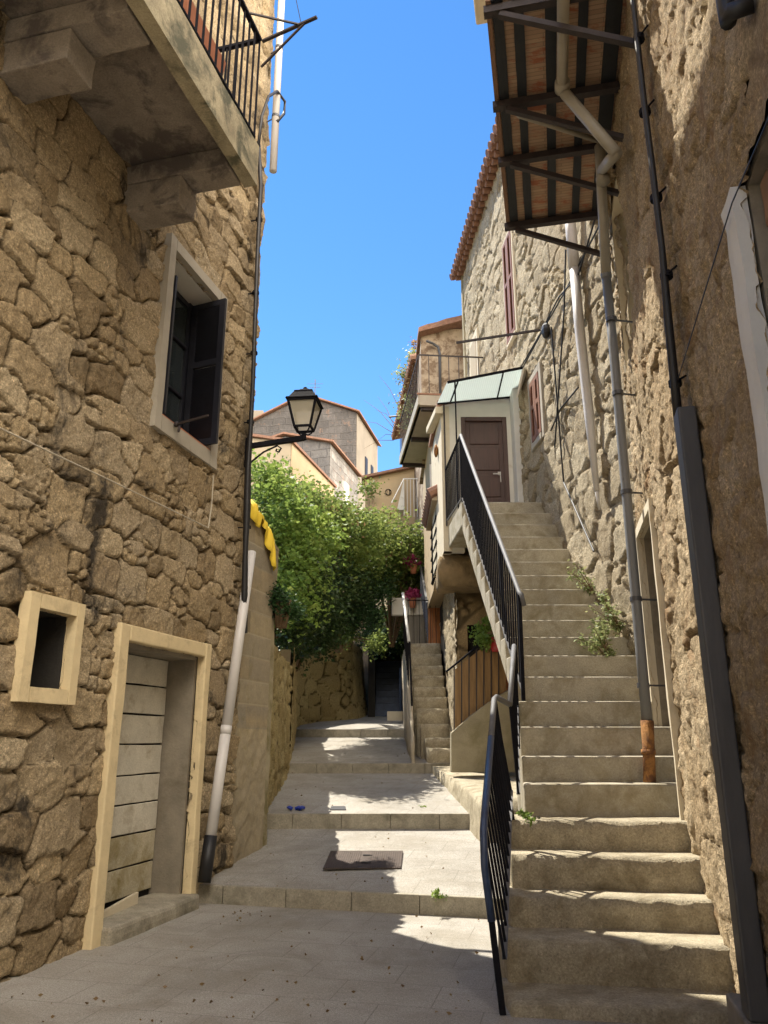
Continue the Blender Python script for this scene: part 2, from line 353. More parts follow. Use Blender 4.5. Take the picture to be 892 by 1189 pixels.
M['lampglass'] = glass('frosted_lamp_glass', (.75, .70, .55), .45, .35)
def roofglass():
    t = NT('ribbed_translucent_roofing'); w = t.n('ShaderNodeTexWave'); w.wave_type = 'BANDS'; w.bands_direction = 'X'; w.inputs['Scale'].default_value = 9; w.inputs['Distortion'].default_value = .3; t.l(t.co, w.inputs[0])
    c = t.mix(w.outputs['Fac'], (.80, .84, .82), (.66, .71, .69)); t.base(c); t.rough(.25)
    tr = t.n('ShaderNodeBsdfTranslucent'); tr.inputs[0].default_value = (.86, .92, .9, 1); mx = t.n('ShaderNodeMixShader'); mx.inputs[0].default_value = .45
    t.l(t.b.outputs[0], mx.inputs[1]); t.l(tr.outputs[0], mx.inputs[2]); t.l(mx.outputs[0], t.out.inputs[0]); t.bump(w.outputs['Fac'], .3, .01); return t.m
M['roofglass'] = roofglass()
M['orange'] = plain('orange_stained_board', (.46, .17, .05), .6, .2, 3, .2, 30, stretch=(6, 6, .6))
M['slat'] = plain('brown_split_board', (.33, .20, .085), .8, .35, 3, .4, 30, stretch=(6, 6, .6))
M['greyboard'] = plain('grey_board_fence', (.22, .20, .17), .85, .2, 3, .3, 30, stretch=(6, 6, .6))
M['yellow'] = plain('yellow_ochre_facade', (.46, .35, .215), .9, .12, 1.2, .3, 30, stain=(.5, .36, .2), stain_lo=.55)
M['beige'] = plain('beige_facade', (.42, .345, .24), .9, .1, 1.2, .3, 30)
M['peel'] = plain('peeling_brown_facade', (.46, .365, .26), .95, .3, 2.2, .9, 12, stain=(.2, .135, .085), stain_lo=.45, stain_hi=.55)
M['eave'] = plain('brown_eave_boards', (.24, .14, .09), .9, .3, 3, .4, 30)
M['blue'] = plain('navy_gate_paint', (.04, .065, .13), .5, .3, 6, .15, 60)
M['cloth'] = plain('yellow_cloth', (.85, .62, .05), .75, .12, 6, .2, 120)
M['glove'] = plain('blue_rubber_glove', (.012, .035, .30), .4, .1, 8, .1, 60)
M['castiron'] = plain('rust_brown_cast_iron', (.085, .062, .05), .65, .3, 12, .4, 80, metal=.2)
M['earth'] = plain('dry_earth', (.16, .125, .075), .95, .3, 2, .6, 20, stain=(.07, .08, .03), stain_lo=.5)
M['twig'] = plain('dry_vine_bark', (.17, .11, .06), .9, .3, 20, .4, 60)
M['redpot'] = plain('red_glazed_pot', (.40, .03, .03), .35, .1, 5, 0)
M['plaque'] = plain('white_enamel', (.7, .68, .62), .4, .05, 5, 0)
LM = {}
LM['vine'] = leafmat('vine_leaf', [(.038, .08, .022), (.085, .155, .034), (.16, .235, .05), (.36, .40, .12)], .45)
LM['fig'] = leafmat('bright_leaf', [(.045, .095, .02), (.10, .19, .034), (.18, .29, .05), (.36, .44, .11)], .47)
LM['dark'] = leafmat('dark_ivy_leaf', [(.012, .03, .008), (.022, .05, .012), (.04, .075, .018), (.08, .11, .03)], .25)
LM['conifer'] = leafmat('conifer_needle', [(.012, .035, .012), (.02, .06, .015), (.035, .085, .022), (.05, .10, .03)], .2)
LM['dry'] = leafmat('dry_leaf', [(.10, .06, .025), (.17, .10, .045), (.22, .14, .06), (.28, .20, .10)], .3)
LM['weed'] = leafmat('weed_leaf', [(.07, .12, .03), (.14, .20, .06), (.22, .28, .11), (.42, .42, .20)], .4)
LM['magenta'] = leafmat('bougainvillea_bract', [(.25, .02, .08), (.38, .04, .14), (.46, .07, .2), (.52, .12, .28)], .4)
# ------------------------------------------------------------------ foliage
def leaf_mesh(name, C, size, tone, mat, parent=None, seed=1, aspect=.6, droop=.0, flat=.3, label=None):
    r = np.random.RandomState(seed); n = len(C)
    d = r.normal(size=(n, 3)); d[:, 2] = d[:, 2]*(1-flat)-droop; d /= np.linalg.norm(d, axis=1)[:, None]
    q = r.normal(size=(n, 3)); q[:, 2] *= .35; s = np.cross(d, q); s /= np.linalg.norm(s, axis=1)[:, None]+1e-9
    nn = np.cross(d, s); sz = (size*(.55+.9*r.rand(n)))[:, None]
    A = C-d*sz*.5; B = C+s*sz*aspect*.5+nn*sz*.12; T = C+d*sz*.5-nn*sz*.08; D = C-s*sz*aspect*.5+nn*sz*.12
    org = ORG.get(parent, np.zeros(3)) if parent is not None else np.zeros(3)
    V = np.stack([A, B, T, D], 1).reshape(-1, 3)-org; F = np.arange(4*n).reshape(n, 4)
    return rawmesh(name, V, F, mat, parent, dict(tone=np.repeat(np.clip(tone, 0, 1), 4)), label)
def bush_pts(blobs, n, clump, seed, shell=.62):
    r = np.random.RandomState(seed); out = []; tn = []
    vol = np.array([b[3]*b[4]*b[5] for b in blobs])**(2/3); vol /= vol.sum()
    for b, v in zip(blobs, vol):
        k = int(n*v); nc = max(6, k//55)
        d = r.normal(size=(nc, 3)); d /= np.linalg.norm(d, axis=1)[:, None]
        rad = shell+(1-shell)*r.rand(nc)**.6; rad *= .72+.55*r.rand(nc)
        cc = np.array(b[:3])+d*rad[:, None]*np.array(b[3:6]); ct = r.rand(nc)
        i = r.randint(0, nc, k); cs = clump*(.5+r.rand(nc))
        p = cc[i]+r.normal(size=(k, 3))*cs[i][:, None]*np.array([1, 1, .75])
        out.append(p); tn.append(ct[i]*.6+r.rand(k)*.4)
    return np.concatenate(out), np.concatenate(tn)
def bush(name, label, cat, blobs, n, size, mat, seed, clump=.16, base=None, trunk=None, dry=0, flat=.6, droop=0., aspect=.6, group=None, crown='crown'):
    b0 = np.array(blobs[0][:3]); base = np.array(base if base is not None else (b0[0], b0[1], b0[2]-blobs[0][5]))
    t = thing(name, label, cat, base, group)
    P, tn = bush_pts(blobs, n, clump, seed)
    leaf_mesh(crown, P, size, tn, mat, t, seed, aspect, droop, flat)
    m = MB(); r = random.Random(seed)
    for b in blobs:
        for k in range(4):
            e = np.array(b[:3])+np.array([r.uniform(-.6, .6)*b[3], r.uniform(-.6, .6)*b[4], r.uniform(-.3, .7)*b[5]])
            mid = (base+e)/2+np.array([r.uniform(-.15, .15), r.uniform(-.15, .15), .1])
            m.tube([base+np.array([r.uniform(-.05, .05), r.uniform(-.05, .05), -.1]), mid, e], [.035, .022, .006], 6)
    m.build('stem', M['twig'], t, smooth=True)
    if dry:
        P, tn = bush_pts(blobs, dry, clump, seed+50, .8); leaf_mesh('dry_leaves', P, size*.8, tn, LM['dry'], t, seed+3, .5, .3)
    return t
exec_parts = []
# ================================================================== SETTING
SL = .1
def lane(y): return 0
# lane treads: (front line left pt, front line right pt, base z, top z)
A1, B1 = onz(0, 225, 1048), onz(0, 570, 1066); r1top = ony(B1[1], 570, 1043)[2]
def lin(A, B, x): t = (x-A[0])/(B[0]-A[0]); return A+(B-A)*t
ya = lambda x: lin(A1, B1, x)[1]
RZ = [(0.0, r1top), (.425, .598), (.947, 1.108), (1.555, 1.73)]
RY = [None, 10.45, 13.94, 18.4, 21.6]
pv = MB(); pv.add([(-25, -8, 0), (25, -8, 0), (25, ya(5), 0), (5, ya(5), 0), (-7, ya(-7), 0), (-25, ya(-7), 0)], [(0, 1, 2, 3, 4, 5)])
struct(pv.build('pavement', M['paving']))
pa = MB()
pa.add([(-6, ya(-6), r1top), (1.3, ya(1.3), r1top), (1.3, RY[1], .425), (-6, RY[1], .425)], [(0, 1, 2, 3)])
pa.add([(-6, RY[1], .598), (2.2, RY[1], .598), (2.2, RY[2], .947), (-6, RY[2], .947)], [(0, 1, 2, 3)])
pa.add([(-6, RY[2], 1.108), (2.2, RY[2], 1.108), (2.2, RY[3], 1.555), (-6, RY[3], 1.555)], [(0, 1, 2, 3)])
pa.add([(-6, RY[3], 1.73), (2.2, RY[3], 1.73), (2.2, 24, 2.29), (-6, 24, 2.29)], [(0, 1, 2, 3)])
struct(pa.build('path', M['paving']))
# kerb stones: one worn riser course at each change of level
kb = MB()
def kerb(x0, x1, yf, z0, z1, d=.05, lip=.012, seg=.62):
    x = x0
    while x < x1-.01:
        e = min(x+seg, x1); a, b = yf(x), yf(e)
        kb.hexa([(x+.002, a-lip, z0-.05), (e-.002, b-lip, z0-.05), (e-.002, b+d, z0-.05), (x+.002, a+d, z0-.05), (x+.002, a-lip, z1+.004), (e-.002, b-lip, z1+.004), (e-.002, b+d, z1+.004), (x+.002, a+d, z1+.004)]); x = e
kerb(-3.4, 1.25, ya, 0, r1top)
for i in (1, 2, 3): kerb(-2.4, 1.6, lambda x, i=i: RY[i], RZ[i][0], RZ[i][1])
struct(kb.build('kerb', M['riser'], bevel=.008))
# wide hillside terrain, well below the paved lane near the camera, rising behind the village
ys = np.array([-400, -60, -10, 4, 8, 12, 16, 20, 24, 29, 45, 70, 120, 250, 500.]); zt = np.array([-.2, -.2, -.15, -.12, -.1, .3, .9, 1.4, 1.95, 8.2, 12, 15, 16, 14, 6.])
xs = np.array([-500, -120, -40, -12, -5, 0, 5, 12, 40, 120, 500.])
V = []; F = []
for y, z in zip(ys, zt):
    for x in xs: V.append((x, y, z + (.0 if abs(x) < 6 else .4*vn(np.array([x*.1]), np.array([y*.1]), 3)[0])))
nx = len(xs)
for i in range(len(ys)-1):
    for k in range(nx-1): F.append((i*nx+k, i*nx+k+1, (i+1)*nx+k+1, (i+1)*nx+k))
tr = MB(); tr.add(V, F); struct(tr.build('terrain', M['earth'], smooth=True))
# ================================================================== LEFT STONE HOUSE
lh = thing('stone_house', 'tall brown rubble stone house in shade with garage door and small upper window', 'house', L.P(-2, -2, 0))
HL = 13.5; UE = 2.40
door = (.127, 1.491, -.1, 2.30); nich = (-1.047, -.63, 1.857, 2.394); win = (.32, 1.315, 4.465, 6.27)
def quoin(Ug, Zg, h, t, j):
    k = np.clip((Ug-(UE-.25))/.25, 0, 1); return Ug+k*(h*1.6+.05*(t-.2))
hL = rubble(.385, .265, .055, 3, jw=.085, fine=.014, big=.025, tilt=.05, p=6, jit=.26, mid=.009, pil=.04, wob=.45)
relief('wall', L, 1, -2.2, UE, -.1, 9.2, .0165, hL, M['stoneL'], lh, [door, nich, win], edge=quoin)
relief('wall', L, 1, -2.2, UE, 9.2, HL, .06, hL, M['stoneL'], lh, edge=quoin)
LS = Fr(*L.P(UE, 0, 0)[:2], 14.7-90)     # far gable end
relief('gable_wall', LS, 1, .0, 7, 2.5, HL, .08, hL, M['stoneL'], lh)
m = MB(); m.fbox(L, -3.2, UE-.12, -7, -.46, -.1, HL-.05); m.fbox(L, -3.2, -2.9, -7, -.06, -.1, HL-.05); m.build('core', M['darkroom'], lh)
m = MB()
for (u0, u1, z0, z1) in (door, nich, win):
    pass
m = MB(); m.fbox(L, -6.6, UE+.12, -7, .22, HL, HL+.18); m.build('roof', M['terra'], lh, bevel=.02)
relief('wall', L, 1, -6.5, -2.2, -.1, HL, .08, hL, M['stoneL'], lh)
m = MB(); m.fbox(L, -6.5, -3.2, -7, -.2, -.1, HL-.05); m.build('core', M['darkroom'], lh)
# garage door
m = MB(); fw = .135
uo0, uo1 = -.02, 1.615
m.fbox(L, uo0, door[0], -.05, .055, -.05, 2.445); m.fbox(L, door[1], uo1, -.05, .055, -.05, 2.445); m.fbox(L, door[0], door[1], -.05, .053, 2.30, 2.445)
gd = m.build('door_surround', M['yframe'], lh, bevel=.012, rough=(.12, .006, 3))
m = MB(); m.fbox(L, door[0]-.01, door[0]+.03, -.38, -.052, -.05, 2.3); m.fbox(L, door[1]-.03, door[1]+.01, -.38, -.052, -.05, 2.3); m.fbox(L, door[0]+.03, door[1]-.03, -.38, -.052, 2.27, 2.31)
m.build('door_jamb', M['jamb'], lh)
dr = MB(); dr.fbox(L, door[0], door[1], -.40, -.37, 0, 2.3); dr = dr.build('garage_door', M['black'], lh)
zz = .16
hts = [.25, .27, .26, .25, .27, .27, .27, .30]
for i, h in enumerate(hts):
    m = MB(); j = .012*random.random(); m.fbox(L, door[0]+.035, door[1]-.035-j, -.365, -.335+j*.6, zz+.003, min(zz+h-.003, 2.27)); zz += h
    m.build('plank', M['plank_low'] if i < 2 else M['planks'], dr, bevel=.006, rough=(.14, .006, i))
m = MB(); m.fbox(L, .40, .66, -.336, -.322, .9+.02, .98); m.build('hasp', M['rust'], dr)
m = MB(); a = L.P(.12, -.10, .10); b = L.P(.95, -.18, .16); m.bar(a, b, .03, .13); tag(m.build('loose_board', M['cream'], bevel=.004), 'loose cream painted board leaning low in the garage doorway', 'board')
m = MB(); m.fbox(L, .10, 1.55, -.36, .14, -.05, .135); m.build('threshold', M['riser'], lh, bevel=.03, rough=(.1, .014, 4))
# niche window
m = MB(); a0, a1, c0, c1 = nich
m.fbox(L, -1.155, a0, -.03, .07, 1.745, 2.505); m.fbox(L, a1, -.535, -.03, .07, 1.745, 2.505); m.fbox(L, a0, a1, -.03, .068, c1, 2.505); m.fbox(L, a0, a1, -.03, .068, 1.745, c0)
nf = m.build('hatch_surround', M['yframe'], lh, rough=(.1, .006, 8))
m = MB(); m.fbox(L, a0-.03, a1+.03, -.46, -.43, c0-.03, c1+.03); m.fbox(L, a0-.03, a0, -.43, -.032, c0-.03, c1+.03); m.fbox(L, a1, a1+.03, -.43, -.032, c0-.03, c1+.03); m.fbox(L, a0, a1, -.43, -.032, c1, c1+.03); m.fbox(L, a0, a1, -.43, -.032, c0-.03, c0)
m.build('hatch_recess', M['darkroom'], lh)
# shuttered window
m = MB(); a0, a1, c0, c1 = win; x0, x1, y0, y1 = .20, 1.47, 4.30, 6.40
m.fbox(L, x0, a0, -.05, .05, y0, y1); m.fbox(L, a1, x1, -.05, .05, y0, y1); m.fbox(L, a0, a1, -.05, .048, c1, y1); m.fbox(L, a0, a1, -.05, .048, y0, c0)
m.build('window_surround', M['gframe'], lh, rough=(.14, .006, 5))
m = MB(); m.fbox(L, a0-.02, a0, -.40, -.052, c0, c1); m.fbox(L, a1, a1+.02, -.40, -.052, c0, c1); m.fbox(L, a0, a1, -.40, -.052, c1, c1+.02); m.build('window_reveal', M['white'], lh)
m = MB(); m.fbox(L, a0, a1, -.40, .035, c0-.02, c0+.012); m.build('window_sill', M['pot'], lh)
wf = MB(); d0 = -.30
for (p, q) in ((a0, a0+.07), (a1-.07, a1), ((a0+a1)/2-.05, (a0+a1)/2+.05)): wf.fbox(L, p, q, d0-.05, d0, c0+.02, c1)
for z in (c0+.02, c1-.08, c0+.62, c0+1.22): wf.fbox(L, a0+.07, (a0+a1)/2-.05, d0-.045, d0-.005, z, z+.06 if z in (c0+.02, c1-.08) else z+.03); wf.fbox(L, (a0+a1)/2+.05, a1-.07, d0-.045, d0-.005, z, z+.06 if z in (c0+.02, c1-.08) else z+.03)
wf = wf.build('window', M['shutdark'], lh)
m = MB(); m.fbox(L, a0+.02, a1-.02, d0-.035, d0-.03, c0+.03, c1-.02); m.build('pane', M['glass'], wf)
def shutter(fr, hinge, ang, wid, z0, z1, mat, parent, sgn=1, slats=True, th=.035):
    """leaf hinged at (u,w), opened by ang from the wall plane"""
    a = R_(ang); e = np.array([math.cos(a), math.sin(a)])   # along leaf in (u,w)
    F2 = Fr(*fr.P(hinge[0], hinge[1], 0)[:2], 0); d = fr.d*e[0]+fr.n*e[1]; F2.d = d; F2.n = np.array([d[1], -d[0], 0])
    m = MB(); st = .07
    m.fbox(F2, 0, st, -th/2, th/2, z0, z1); m.fbox(F2, wid-st, wid, -th/2, th/2, z0, z1)
    zm = z0+(z1-z0)*.56
    for z in (z0, zm-st/2, z1-st): m.fbox(F2, st, wid-st, -th/2, th/2, z, z+st)
    s = m.build('shutter', mat, parent)
    for (p, q) in ((z0+st, zm-st/2), (zm+st/2, z1-st)):
        z = p+.01; m = MB()
        while z < q-.02:
            m.hexa([F2.P(st, -.016, z), F2.P(wid-st, -.016, z), F2.P(wid-st, -.010, z), F2.P(st, -.010, z), F2.P(st, .008, z+.034), F2.P(wid-st, .008, z+.034), F2.P(wid-st, .014, z+.034), F2.P(st, .014, z+.034)]); z += .04
        m.build('louvres', mat, s)
    return s
shutter(L, (a0+.04, -.27), 84, .30, c0+.04, c1-.25, M['shutdark'], lh)
shutter(L, (a1-.03, -.28), 98, .44, c0+.04, c1-.03, M['shutdark'], lh)
# balcony at top left: slab, stepped corbels, railing (fixed to the house)
BZ = 7.0; bout = 1.12; bend = 1.55
bo = 1.12; be = -.21; BZ = 6.42
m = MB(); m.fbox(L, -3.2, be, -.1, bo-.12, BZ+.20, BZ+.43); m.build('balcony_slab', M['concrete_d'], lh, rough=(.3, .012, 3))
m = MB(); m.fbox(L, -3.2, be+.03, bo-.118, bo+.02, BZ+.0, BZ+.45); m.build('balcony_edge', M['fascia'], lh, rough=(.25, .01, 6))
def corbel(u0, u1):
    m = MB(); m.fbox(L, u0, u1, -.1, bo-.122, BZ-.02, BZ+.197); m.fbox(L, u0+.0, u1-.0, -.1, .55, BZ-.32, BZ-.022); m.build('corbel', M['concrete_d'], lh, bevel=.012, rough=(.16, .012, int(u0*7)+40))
corbel(-.53, -.23); corbel(-2.10, -1.78)
wo = bo-.03; zr0 = BZ+.46; zr1 = L.hit(302, 47, wo)[1]
rb = MB(); rb.bar(L.P(-3.2, wo, zr1), L.P(be, wo, zr1), .045, .03); rb.bar(L.P(be, wo, zr1), L.P(be, .0, zr1), .045, .03); rb.bar(L.P(-3.2, wo, zr0+.08), L.P(be, wo, zr0+.08), .03, .02); rb.bar(L.P(be, wo, zr0+.08), L.P(be, .0, zr0+.08), .03, .02)
rb = rb.build('balcony_railing', M['iron'], lh)
u = be
while u > -2.6:
    m = MB(); m.bar(L.P(u, wo, zr0-.02), L.P(u, wo, zr1), .018); m.build('baluster', M['iron'], rb); u -= .115
w = wo-.12
while w > 0.05:
    m = MB(); m.bar(L.P(be, w, zr0-.02), L.P(be, w, zr1), .018); m.build('baluster', M['iron'], rb); w -= .115
m = MB(); m.fbox(L, be-1.35, be-.35, -.05, .05, zr0-.02, 9.6); m.build('balcony_door_surround', M['whitewash'], lh, bevel=.01)
# terracotta trough on the balcony
for k in range(2):
    t = thing('flower_trough', ['terracotta flower trough behind the balcony bars at the top left, nearer the corner', 'terracotta flower trough behind the balcony bars at the top left, farther from the corner'][k], 'flower trough', L.P(be-.75-.9*k, wo-.24, zr0), 'flower troughs on the left balcony')
    m = MB(); u0 = be-1.1-.9*k
    q = lambda u, w, z: L.P(u, w, z)
    m.hexa([q(u0+.03, wo-.33, zr0+.3), q(u0+.03, wo-.15, zr0+.3), q(u0+.67, wo-.15, zr0+.3), q(u0+.67, wo-.33, zr0+.3), q(u0, wo-.36, zr0+.58), q(u0, wo-.12, zr0+.58), q(u0+.7, wo-.12, zr0+.58), q(u0+.7, wo-.36, zr0+.58)])
    m.build('trough', M['pot'], t, bevel=.012)
    m = MB(); m.fbox(L, u0+.1, u0+.14, wo-.33, wo-.15, zr0, zr0+.298); m.fbox(L, u0+.56, u0+.6, wo-.33, wo-.15, zr0, zr0+.298); m.build('stand', M['iron'], t)
# clothes line bracket
t = thing('clothes_line_bracket', 'rusty iron clothes line bracket reaching out from the balcony corner into the sky', 'bracket', L.P(be, wo, zr1))
p0 = L.P(be+.02, wo+.02, zr1); tip = onz(float(p0[2]), 368, 20)
m = MB(); m.bar(p0-(tip-p0)*.0, tip, .03, .02); m.build('arm', M['steel'], t)
m = MB(); m.bar(p0-L.d*.3+np.array([0, 0, .02]), p0+(tip-p0)*.7, .016); m.bar(p0+np.array([0, 0, -.32]), p0+(tip-p0)*.8, .018); m.build('brace', M['steel'], t)
m = MB(); m.tube([p0+(tip-p0)*.72, p0+(tip-p0)*.72+np.array([-.12, .3, .75]), p0+(tip-p0)*.72+np.array([-.3, .8, 1.9])], .004, 5); m.build('line', M['cable'], t)
# upper white pipe at the corner, cable down the corner
pt = [L.PX(329, -60, .16), L.PX(327, 0, .16), L.PX(314.5, 194, .16)]
pt = [np.array([pt[1][0], pt[1][1], z]) for z in (pt[0][2]+3.2, pt[1][2], pt[2][2])]
t = thing('drainpipe', 'white plastic drainpipe hanging at the top corner of the left house', 'pipe', pt[2])
m = MB(); m.tube(pt, .05, 14); m.build('pipe', M['pvc'], t, smooth=True)
for z in (pt[2][2]+.9, pt[2][2]+2.1):
    c = np.array([pt[2][0], pt[2][1], z]); m = MB(); m.tube([c+np.array([0, 0, -.02]), c+np.array([0, 0, .02])], .056, 14); m.bar(c, L.P(UE-.05, .0, z), .012); m.build('pipe_clip', M['galv'], t)
r = random.Random(3)
pts = [(300, 165), (303, 215), (299, 300), (296, 380), (294, 440), (291, 500), (288, 545), (287, 590), (285, 640), (284, 690), (283, 735)]
t = thing('cable', 'thick black cable bundle running down the corner of the left stone house', 'cable', L.PX(283, 735, .09))
for k in range(3):
    m = MB(); m.tube([L.PX(x+(k-1)*.8, y, .10+.02*(k == 1)) for x, y in pts], [.027 if i < 6 else .037+.008*math.sin(i*2.1) for i in range(len(pts))] if k == 1 else .017, 8); m.build('cable_strand', M['cable'], t, smooth=True)
for x, y in ((301, 255), (297, 340), (295, 410), (291, 490), (287, 612)):
    c = L.PX(x, y, .10); m = MB(); m.tube([c+np.array([0, 0, -.015]), c+np.array([0, 0, .015])], .045, 10); m.bar(c, c-L.n*.12, .012); m.build('clip', M['iron'], t)
m = MB(); c0_ = L.PX(318, 125, .16)
lp = [L.PX(x, y, .2) for x, y in ((300, 170), (304, 135), (312, 112), (322, 106), (331, 118), (330, 132), (322, 141))]
m.tube(lp, .02, 8); m.build('loop', M['cable'], t, smooth=True)
# thin pale wire on the left wall
m = MB(); wp = [L.PX(x, y, .07) for x, y in ((-30, 484), (0, 497), (60, 526), (120, 554), (180, 583), (242, 613), (246, 585), (248, 552))]
m.tube(wp, .007, 5); tag(m.build('wire', M['wire']), 'thin pale wire sagging across the left stone wall below the window', 'wire')
m = MB(); a = L.PX(203, 493, .05); m.bar(a, a+L.n*.42-L.d*.12, .018); m.ball(a+L.n*.02, .03); m.ball(a+L.n*.05-np.array([0, 0, .05]), (.016, .016, .04))
tag(m.build('window_stay', M['steel']), 'short dark iron rod sticking out from the sill of the shuttered window', 'rod')
# street lamp
lb = L.P(2.2, .05, 4.87)
t = thing('street_lamp', 'black wall lantern with pale panes on a scrolled iron bracket', 'street lamp', lb)
wl = .74; le = L.P(2.24, wl, 4.90)
m = MB(); m.fbox(L, 2.16, 2.25, .03, .075, 4.58, 4.95); m.build('wall_plate', M['iron'], t, bevel=.006)
m = MB(); m.bar(L.P(2.205, .06, 4.85), le, .055, .055); m.tube([L.P(2.205, .06, 4.62), L.P(2.21, .25, 4.76), L.P(2.22, .42, 4.83), L.P(2.22, .47, 4.79), L.P(2.22, .44, 4.745), L.P(2.22, .405, 4.765), L.P(2.22, .415, 4.79)], .011, 6); m.build('bracket', M['iron'], t)
FL = Fr(le[0], le[1], 14.7-8)
def frustum(m, r0, r1, z0, z1, base=le, fr=None, cx=0):
    fr = fr or FL
    m.hexa([fr.P(a*r0, b*r0, z0) for a, b in ((-1, -1), (-1, 1), (1, 1), (1, -1))]+[fr.P(a*r1, b*r1, z1) for a, b in ((-1, -1), (-1, 1), (1, 1), (1, -1))])
zl = le[2]+.03
m = MB(); m.tube([FL.P(0, 0, zl-.05), FL.P(0, 0, zl+.05)], [.035, .025], 10)
for a, b in ((-1, -1), (-1, 1), (1, 1), (1, -1)): m.tube([FL.P(0, 0, zl+.03), FL.P(a*.04, b*.04, zl+.02), FL.P(a*.075, b*.075, zl+.06), FL.P(a*.085, b*.085, zl+.10)], .009, 5)
m.build('lantern_foot', M['iron'], t)
m = MB(); zb, ztp = zl+.09, zl+.40; r0, r1 = .095, .165
for a, b in ((-1, -1), (-1, 1), (1, 1), (1, -1)): m.bar(FL.P(a*r0, b*r0, zb), FL.P(a*r1, b*r1, ztp), .022)
for (rr, z) in ((r0, zb), (r1, ztp)):
    cs = [FL.P(a*rr, b*rr, z) for a, b in ((-1, -1), (-1, 1), (1, 1), (1, -1))]
    for i in range(4): m.bar(cs[i], cs[(i+1) % 4], .024)
m.build('lantern_frame', M['iron'], t)
for i in range(4):
    cs = ((-1, -1), (-1, 1), (1, 1), (1, -1)); a, b = cs[i], cs[(i+1) % 4]; e = .97
    m = MB(); m.add([FL.P(a[0]*r0*e, a[1]*r0*e, zb+.01), FL.P(b[0]*r0*e, b[1]*r0*e, zb+.01), FL.P(b[0]*r1*e, b[1]*r1*e, ztp-.01), FL.P(a[0]*r1*e, a[1]*r1*e, ztp-.01)], [(0, 1, 2, 3)]); m.build('pane', M['lampglass'], t)
m = MB(); frustum(m, .195, .185, ztp+.012, ztp+.035); frustum(m, .165, .11, ztp+.037, ztp+.135); frustum(m, .115, .105, ztp+.137, ztp+.15); frustum(m, .07, .05, ztp+.152, ztp+.185); m.ball(FL.P(0, 0, ztp+.2), .03); m.build('lantern_roof', M['iron'], t, bevel=.006)
m = MB(); m.ball(FL.P(0, 0, ztp-.06), (.035, .035, .05)); m.build('bulb', M['plaque'], t, smooth=True)
# leaning white pipe
t = thing('downpipe', 'long white plastic pipe leaning against the left wall in a black shoe', 'pipe', L.P(2.0, .12, .16))
bse = onz(.17, 238, 1018); top = L.PX(292, 641, .11); bse = L.P(L.hit(238, 1012, .11)[0], .11, .2)
d = (top-bse); k = .12
m = MB(); m.tube([bse+d*k, bse+d*.42], .055, 16); m.tube([bse+d*.4205, top], .055, 16); m.tube([bse+d*.40, bse+d*.425], .058, 16); m.build('pipe', M['pvc'], t, smooth=True)
m = MB(); m.tube([bse, bse+d*k], .062, 14); m.build('pipe_shoe', M['cable'], t, smooth=True)
# ================================================================== garden walls on the left
UG = 3.5
gw = thing('block_wall', 'tan cast block garden wall beyond the white pipe with mossy foot', 'wall', L.P(3, -.2, .2))
c = 0; z = .1
def blockf(U, Z):
    row = np.floor(Z/.27); uu = U+.21*(row % 2)
    e = np.minimum(np.minimum(Z/.27-row, 1-(Z/.27-row))*.27, np.minimum((uu/.6) % 1, 1-(uu/.6) % 1)*.6+.012)
    up = sstep(1.4, 1.9, Z); j = sstep(.0, .02, e); h = -.006*(1-j)*up + .012*(fbm(U*4, Z*4, 12)-.5)*2+(1-up)*.02*(fbm(U*7, Z*7, 15)-.5)*2
    tid = _rt[3][row.astype(int) & 255, np.floor(uu/.9).astype(int) & 255]
    return h, (tid*up+.35*(1-up), tid*0), np.where(up > .5, .2+.8*j, 1.)
M['blockst'] = stone('cast_block_courses', [(.28, .23, .15), (.46, .375, .235), (.34, .30, .23), (.42, .33, .20), (.30, .265, .21)], (.50, .43, .31), .4, .2, (.2, .165, .07), .58, (.25, .215, .09), .012)
relief('wall', L, 1, UE-.05, UG-.17, .05, 3.98, .02, blockf, M['blockst'], gw, off=-.03)
m = MB(); m.fbox(L, UE-.1, UG-.17, -.3, -.06, 0, 3.97); m.build('wall_core', M['render'], gw)
m = MB(); m.fbox(L, UG-.168, UG, -.32, -.035, 0, 3.88); m.build('wall_end', M['render'], gw, rough=(.15, .02, 9))
m = MB(); m.fbox(L, UE-.05, UE+.14, -.5, -.25, 4.0, 4.45); tag(m.build('brick_pier', M['terra'], bevel=.01), 'small orange brick pier rising above the block wall beside the house corner', 'pier')
m = MB(); q = lambda u, w, z: L.P(u, w, z)
m.hexa([q(UE-.05, -.32, 3.96), q(UE-.05, -.034, 3.96), q(UG, -.034, 3.87), q(UG, -.32, 3.87), q(UE-.05, -.32, 4.30), q(UE-.05, -.034, 4.30), q(UG, -.034, 3.90), q(UG, -.32, 3.90)]); m.build('wall_top', M['blocks'], gw, rough=(.15, .006, 2))
# rough foot the block wall
# long rubble garden wall following the lane
G = [np.array(p) for p in ((-1.47, 9.55), (-1.62, 13.9), (-2.0, 18.2))]
gl = thing('rubble_wall', 'rough rendered rubble garden wall along the left of the rising lane', 'wall', (-1.7, 14, .8))
gh = rubble(.34, .26, .035, 11, jw=.16, fine=.02, big=.03)
for i in range(2):
    a, b = G[i], G[i+1]; az = math.degrees(math.atan2(b[0]-a[0], b[1]-a[1])); fr = Fr(a[0], a[1], az); ln = np.linalg.norm(b-a)
    relief('wall', fr, 1, 0, ln, .2, 2.75+.35*i, .05, gh, M['stoneG'], gl); m = MB(); m.fbox(fr, 0, ln, -1.2, -.05, .2, 2.70+.35*i); m.build('wall_core', M['earth'], gl)
